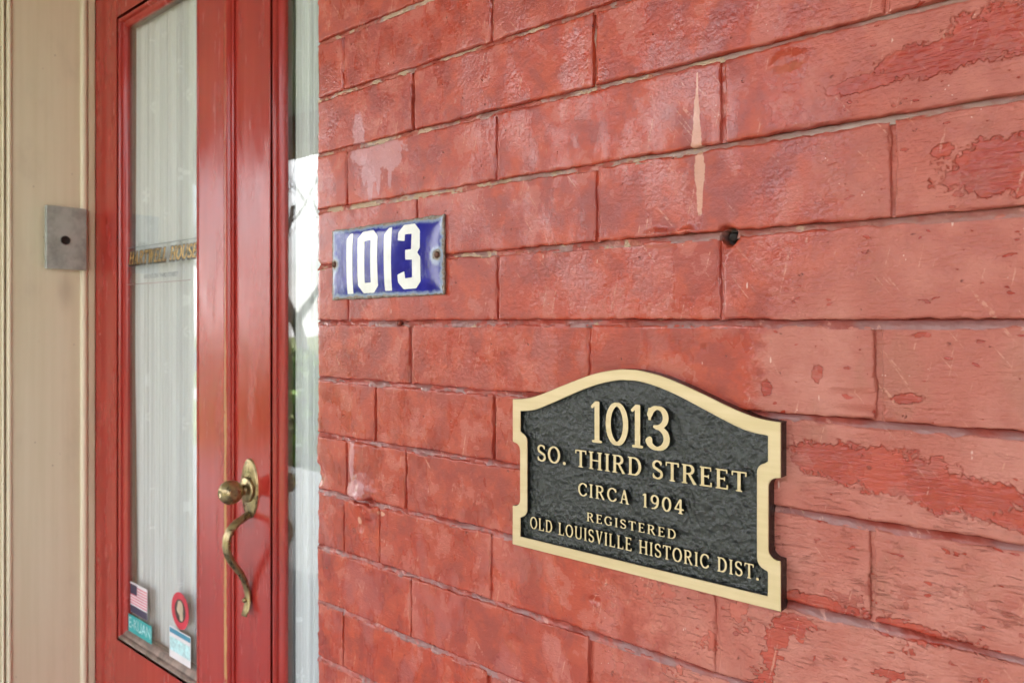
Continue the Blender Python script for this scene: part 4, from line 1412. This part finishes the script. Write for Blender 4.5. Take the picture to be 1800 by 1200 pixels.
def sans(txt, x0, x1, zb, mat, nm='lettering', hgt=None):
    cu = bpy.data.curves.new(nm, 'FONT')
    cu.body = txt
    cu.size = 1
    to = bpy.data.objects.new(nm, cu)
    COL.objects.link(to)
    dg = bpy.context.evaluated_depsgraph_get()
    me = bpy.data.meshes.new_from_object(to.evaluated_get(dg))
    bpy.data.objects.remove(to)
    cs = np.array([q.co[:] for q in me.vertices])
    fs = [list(p.vertices) for p in me.polygons]
    w_ = cs[:, 0].max() - cs[:, 0].min()
    s = (x1 - x0) / w_
    sz = s if hgt is None else hgt / (cs[:, 1].max() - cs[:, 1].min())
    v = [(x0 + (q[0] - cs[:, 0].min()) * s, YG - 0.00022, EYE + zb + (q[1] - cs[:, 1].min()) * sz) for q in cs]
    return mesh_obj(nm, v, fs, mat, gl_)


sans('1013 SOUTH THIRD STREET', -0.952, -0.795, 0.096, M['greyink'], hgt=0.009)
film('ruled_line', rect(-1.040, -0.700, 0.1670, 0.1682), M['greyink'])
film('ruled_line', rect(-1.040, -0.740, 0.0850, 0.0862), M['rust_line'])
# flag sticker
fs_ = film('flag_sticker', rect(-1.0220, -0.9360, -0.648, -0.580), M['flagwhite'], 0.0001)
for k in range(7):
    zz = -0.587 - k * 0.0062
    film('stripe', rect(-0.987 if k < 3 else -1.0215, -0.9365, zz - 0.0031, zz), M['flagred'], 0.0003)
film('canton', rect(-1.0215, -0.988, -0.6060, -0.5840), M['navy'], 0.0003)
film('strip', rect(-1.0215, -0.9365, -0.6475, -0.6310), M['navy'], 0.0003)
# teal sticker
film('teal_sticker', rect(-1.0330, -0.9150, -0.7000, -0.6540), M['teal'], 0.0001)
sans('E-KUAN', -1.0290, -0.9210, -0.6840, M['paleteal'], hgt=0.024)
# round red sticker with a pale head in the middle
film('round_sticker', circ(-0.7850, -0.588, 0.0375, 0.0375), M['red_ink'], 0.0001)
film('sticker_centre', circ(-0.7850, -0.588, 0.0235, 0.0235), M['dark_ink'], 0.0002)
hp = [(-8, 18), (2, 21), (11, 16), (14, 6), (12, -4), (14, -14), (9, -20), (0, -19), (-1, -9), (-8, -6), (-14, -1), (-12, 4), (-10, 10)]
film('sticker_head', [(-0.7855 + x / 1000, EYE - 0.588 + z / 1000) for x, z in hp[::-1]], M['tan_ink'], 0.0003)
# card below it
film('card', rect(-0.8320, -0.7400, -0.700, -0.6300), M['flagwhite'], 0.0001)
film('card_band', rect(-0.8310, -0.7410, -0.6420, -0.6320), M['blue_ink'], 0.0002)
film('card_print', rect(-0.8300, -0.7420, -0.6780, -0.6500), M['paleteal'], 0.0002)

# ---- doorbell plate on the reveal
bp = thing('doorbell_plate', (XJ, 0.145, EYE + 0.195), 'dull grey metal doorbell plate with a dark button, fixed on the beige reveal', 'doorbell')
bm = box_bm(XJ + 0.008, XJ + 0.0185, 0.0905, 0.1765, EYE + 0.1215, EYE + 0.2645, 0.0026, 3)
for q in bm.verts:
    tt = (q.co.y - 0.0905) / 0.086
    q.co.x += 0.0015 * math.sin(tt * 3.1) - 0.002 * tt * tt
from_bm('plate', bm, M['steel'], bp)
box('back_box', XJ - 0.0005, XJ + 0.0085, 0.0960, 0.1710, EYE + 0.1275, EYE + 0.2585, M['stop'], bp, 0.001)
v, f = lathe([(0.0, 0.0), (0.0055, 0.0), (0.0075, 0.0006), (0.0090, 0.0018), (0.0098, 0.0008), (0.0100, -0.001)], (0, 0, 0), 24)
v = [(XJ + 0.0195 - y, 0.1300 + x, EYE + 0.1880 + z) for x, y, z in v]
mesh_obj('button', v, f, M['hole'], bp, True)

# ------------------------------------------------------------------ lace curtains inside the leaves
def curtain(x0, x1, label, seed):
    nx, nz = 260, 40
    U = np.linspace(0, 1, nx)
    V = np.linspace(0, 1, nz)
    UU, VV = np.meshgrid(U, V, indexing='ij')
    X = x0 + (x1 - x0) * UU
    Z = (OZ0 + 0.006) + (OZ1 - OZ0 - 0.012) * VV
    ph = 2 * math.pi * (UU * 15 + 0.9 * vn(UU * 7, VV * 0.6, seed) + 0.5 * vn(UU * 3, VV * 1.5, seed + 3))
    Y = YD + 0.0410 + 0.0055 * np.sin(ph) * (0.6 + 0.8 * vn(UU * 9, VV * 0.8, seed + 5)) + 0.003 * np.sin(2.3 * ph + 1)
    v = np.stack([X, Y, Z], -1).reshape(-1, 3)
    idx = np.arange(nx * nz).reshape(nx, nz)
    f = np.stack([idx[:-1, :-1], idx[1:, :-1], idx[1:, 1:], idx[:-1, 1:]], -1).reshape(-1, 4)
    o_ = mesh_obj('lace_curtain', v, f, M['lace'], None, True)
    return tag(o_, label, 'curtain')


curtain(-1.0360, -0.6800, 'white pleated lace curtain behind the glass with gilt lettering', 2)
curtain(-0.4000, -0.0550, 'white lace curtain behind the glass next to the brass handle', 6)

# ------------------------------------------------------------------ the street side, seen mirrored in the glass
pc = thing('porch_column', (-2.76, -2.78, 0.0), 'broad dark red porch pier mirrored in the number sign', 'column')
box('shaft', -3.05, -2.30, -2.92, -2.64, 0.12, 2.62, M['columnpaint'], pc, 0.01)
box('plinth', -3.10, -2.25, -2.945, -2.62, 0.0005, 0.12, M['columnpaint'], pc, 0.01)
box('capital', -3.10, -2.25, -2.945, -2.62, 2.62, 2.759, M['columnpaint'], pc, 0.01)


def tree(name, base, hgt, seed, label):
    rg = random.Random(seed)
    t = thing(name, base, label, 'tree', 'bare street trees')
    V_, F_ = [], []

    def grow(p, d, l, r, lev):
        pts = [Vector(p)]
        rs = [r]
        nseg = 5
        for i in range(nseg):
            d = (d + Vector((rg.uniform(-.16, .16), rg.uniform(-.16, .16), rg.uniform(-.05, .12)))).normalized()
            pts.append(pts[-1] + d * l / nseg)
            rs.append(r * (1 - 0.5 * (i + 1) / nseg))
        v, f = tube(pts, rs, 6 if lev < 2 else 4)
        k = len(V_)
        V_.extend(v)
        F_.extend([[q + k for q in ff] for ff in f])
        if lev >= 4:
            return
        for i in range(rg.randint(3, 5)):
            j = rg.randint(2, nseg)
            s = rg.uniform(0.5, 0.9)
            a = rg.uniform(0, 6.28)
            nd = (d * 0.8 + Vector((math.cos(a), math.sin(a), rg.uniform(0, 0.6))) * s).normalized()
            grow(pts[j], nd, l * rg.uniform(0.55, 0.75), rs[j] * 0.62, lev + 1)
    grow(Vector(base), Vector((0, 0, 1)), hgt * 0.42, hgt * 0.022, 0)
    mesh_obj('trunk', V_, F_, M['bark'], t)


tree('bare_tree', (-11.6, -7.4, -0.56), 7.5, 3, 'bare grey tree on the lawn mirrored in the door glass')
tree('bare_tree', (-21.0, -11.4, -0.56), 9.0, 8, 'taller bare tree across the sidewalk mirrored in the door glass')
tree('bare_tree', (-19.0, -16.5, -0.56), 9.0, 12, 'slim bare tree by the street mirrored in the blue sign')


def shrub(base, r_, hgt, seed, label):
    rg = np.random.RandomState(seed)
    t = thing('shrub', base, label, 'shrub', 'green shrubs in the lawn')
    n_ = 2600
    d = rg.normal(size=(n_, 3))
    d /= np.linalg.norm(d, axis=1)[:, None]
    rr = 0.55 + 0.45 * rg.rand(n_) ** 0.4
    lump = 0.8 + 0.4 * vn(d[:, 0] * 3 + 9, d[:, 2] * 3 + d[:, 1] * 2, seed)
    c = d * (rr * lump)[:, None] * np.array([r_, r_, hgt / 2]) + np.array(base) + np.array([0, 0, hgt / 2])
    a = rg.normal(size=(n_, 3)) * 0.045
    b_ = rg.normal(size=(n_, 3)) * 0.045
    v = np.stack([c - a, c + b_, c + a, c - b_], 1).reshape(-1, 3)
    v[:, 2] = np.maximum(v[:, 2], base[2])
    mesh_obj('foliage', v, np.arange(n_ * 4).reshape(-1, 4), M['leaf'], t)
    v, f = tube([(base[0], base[1], base[2]), (base[0], base[1], base[2] + hgt * 0.6)], [0.04, 0.02], 6)
    mesh_obj('trunk', v, f, M['bark'], t)


shrub((-8.0, -4.75, -0.56), 0.85, 1.45, 4, 'round green shrub on the lawn mirrored in the door glass')
shrub((-10.2, -7.0, -0.56), 0.6, 0.9, 5, 'low yellow green shrub near the sidewalk mirrored in the door glass')


# unseen houses added across the street to cut the sky light in front
def house(x0, x1, hgt, roof, mat, label):
    y0, y1 = -42.0, -33.0
    t = thing('house', ((x0 + x1) / 2, y1, -0.55), label, 'house', 'added houses blocking the low sky')  # added unseen house
    box('wall', x0, x1, y0, y1, -0.56, hgt, mat, t)  # wall of the added house
    xm = (x0 + x1) / 2
    v = [(x0 - .4, y1 + .4, hgt), (x1 + .4, y1 + .4, hgt), (xm, y1 + .4, hgt + roof), (x0 - .4, y0 - .4, hgt), (x1 + .4, y0 - .4, hgt), (xm, y0 - .4, hgt + roof)]
    mesh_obj('roof', v, [[0, 1, 2], [5, 4, 3], [0, 2, 5, 3], [1, 4, 5, 2], [0, 3, 4, 1]], M['asphalt'], t)
    for fl_ in (0.9, 4.1):
        for k in range(3):
            wx = x0 + (x1 - x0) * (k + 0.5) / 3
            w1 = box('added_house_window', wx - .65, wx + .65, y1 + 0.002, y1 + .08, fl_, fl_ + 1.9, M['cream'], t)
            box('pane', wx - .52, wx + .52, y1 + 0.0805, y1 + .09, fl_ + .12, fl_ + 1.78, M['stop'], w1)


house(-9.5, 0.5, 7.2, 3.6, M['sill'], 'grey brown two storey house added across the street to block low sky')
house(3.5, 13.0, 7.6, 3.4, M['rust'], 'dark brick two storey house added across the street to block low sky')
house(-23.5, -13.5, 6.8, 3.8, M['concrete'], 'pale two storey house added across the street to block low sky')
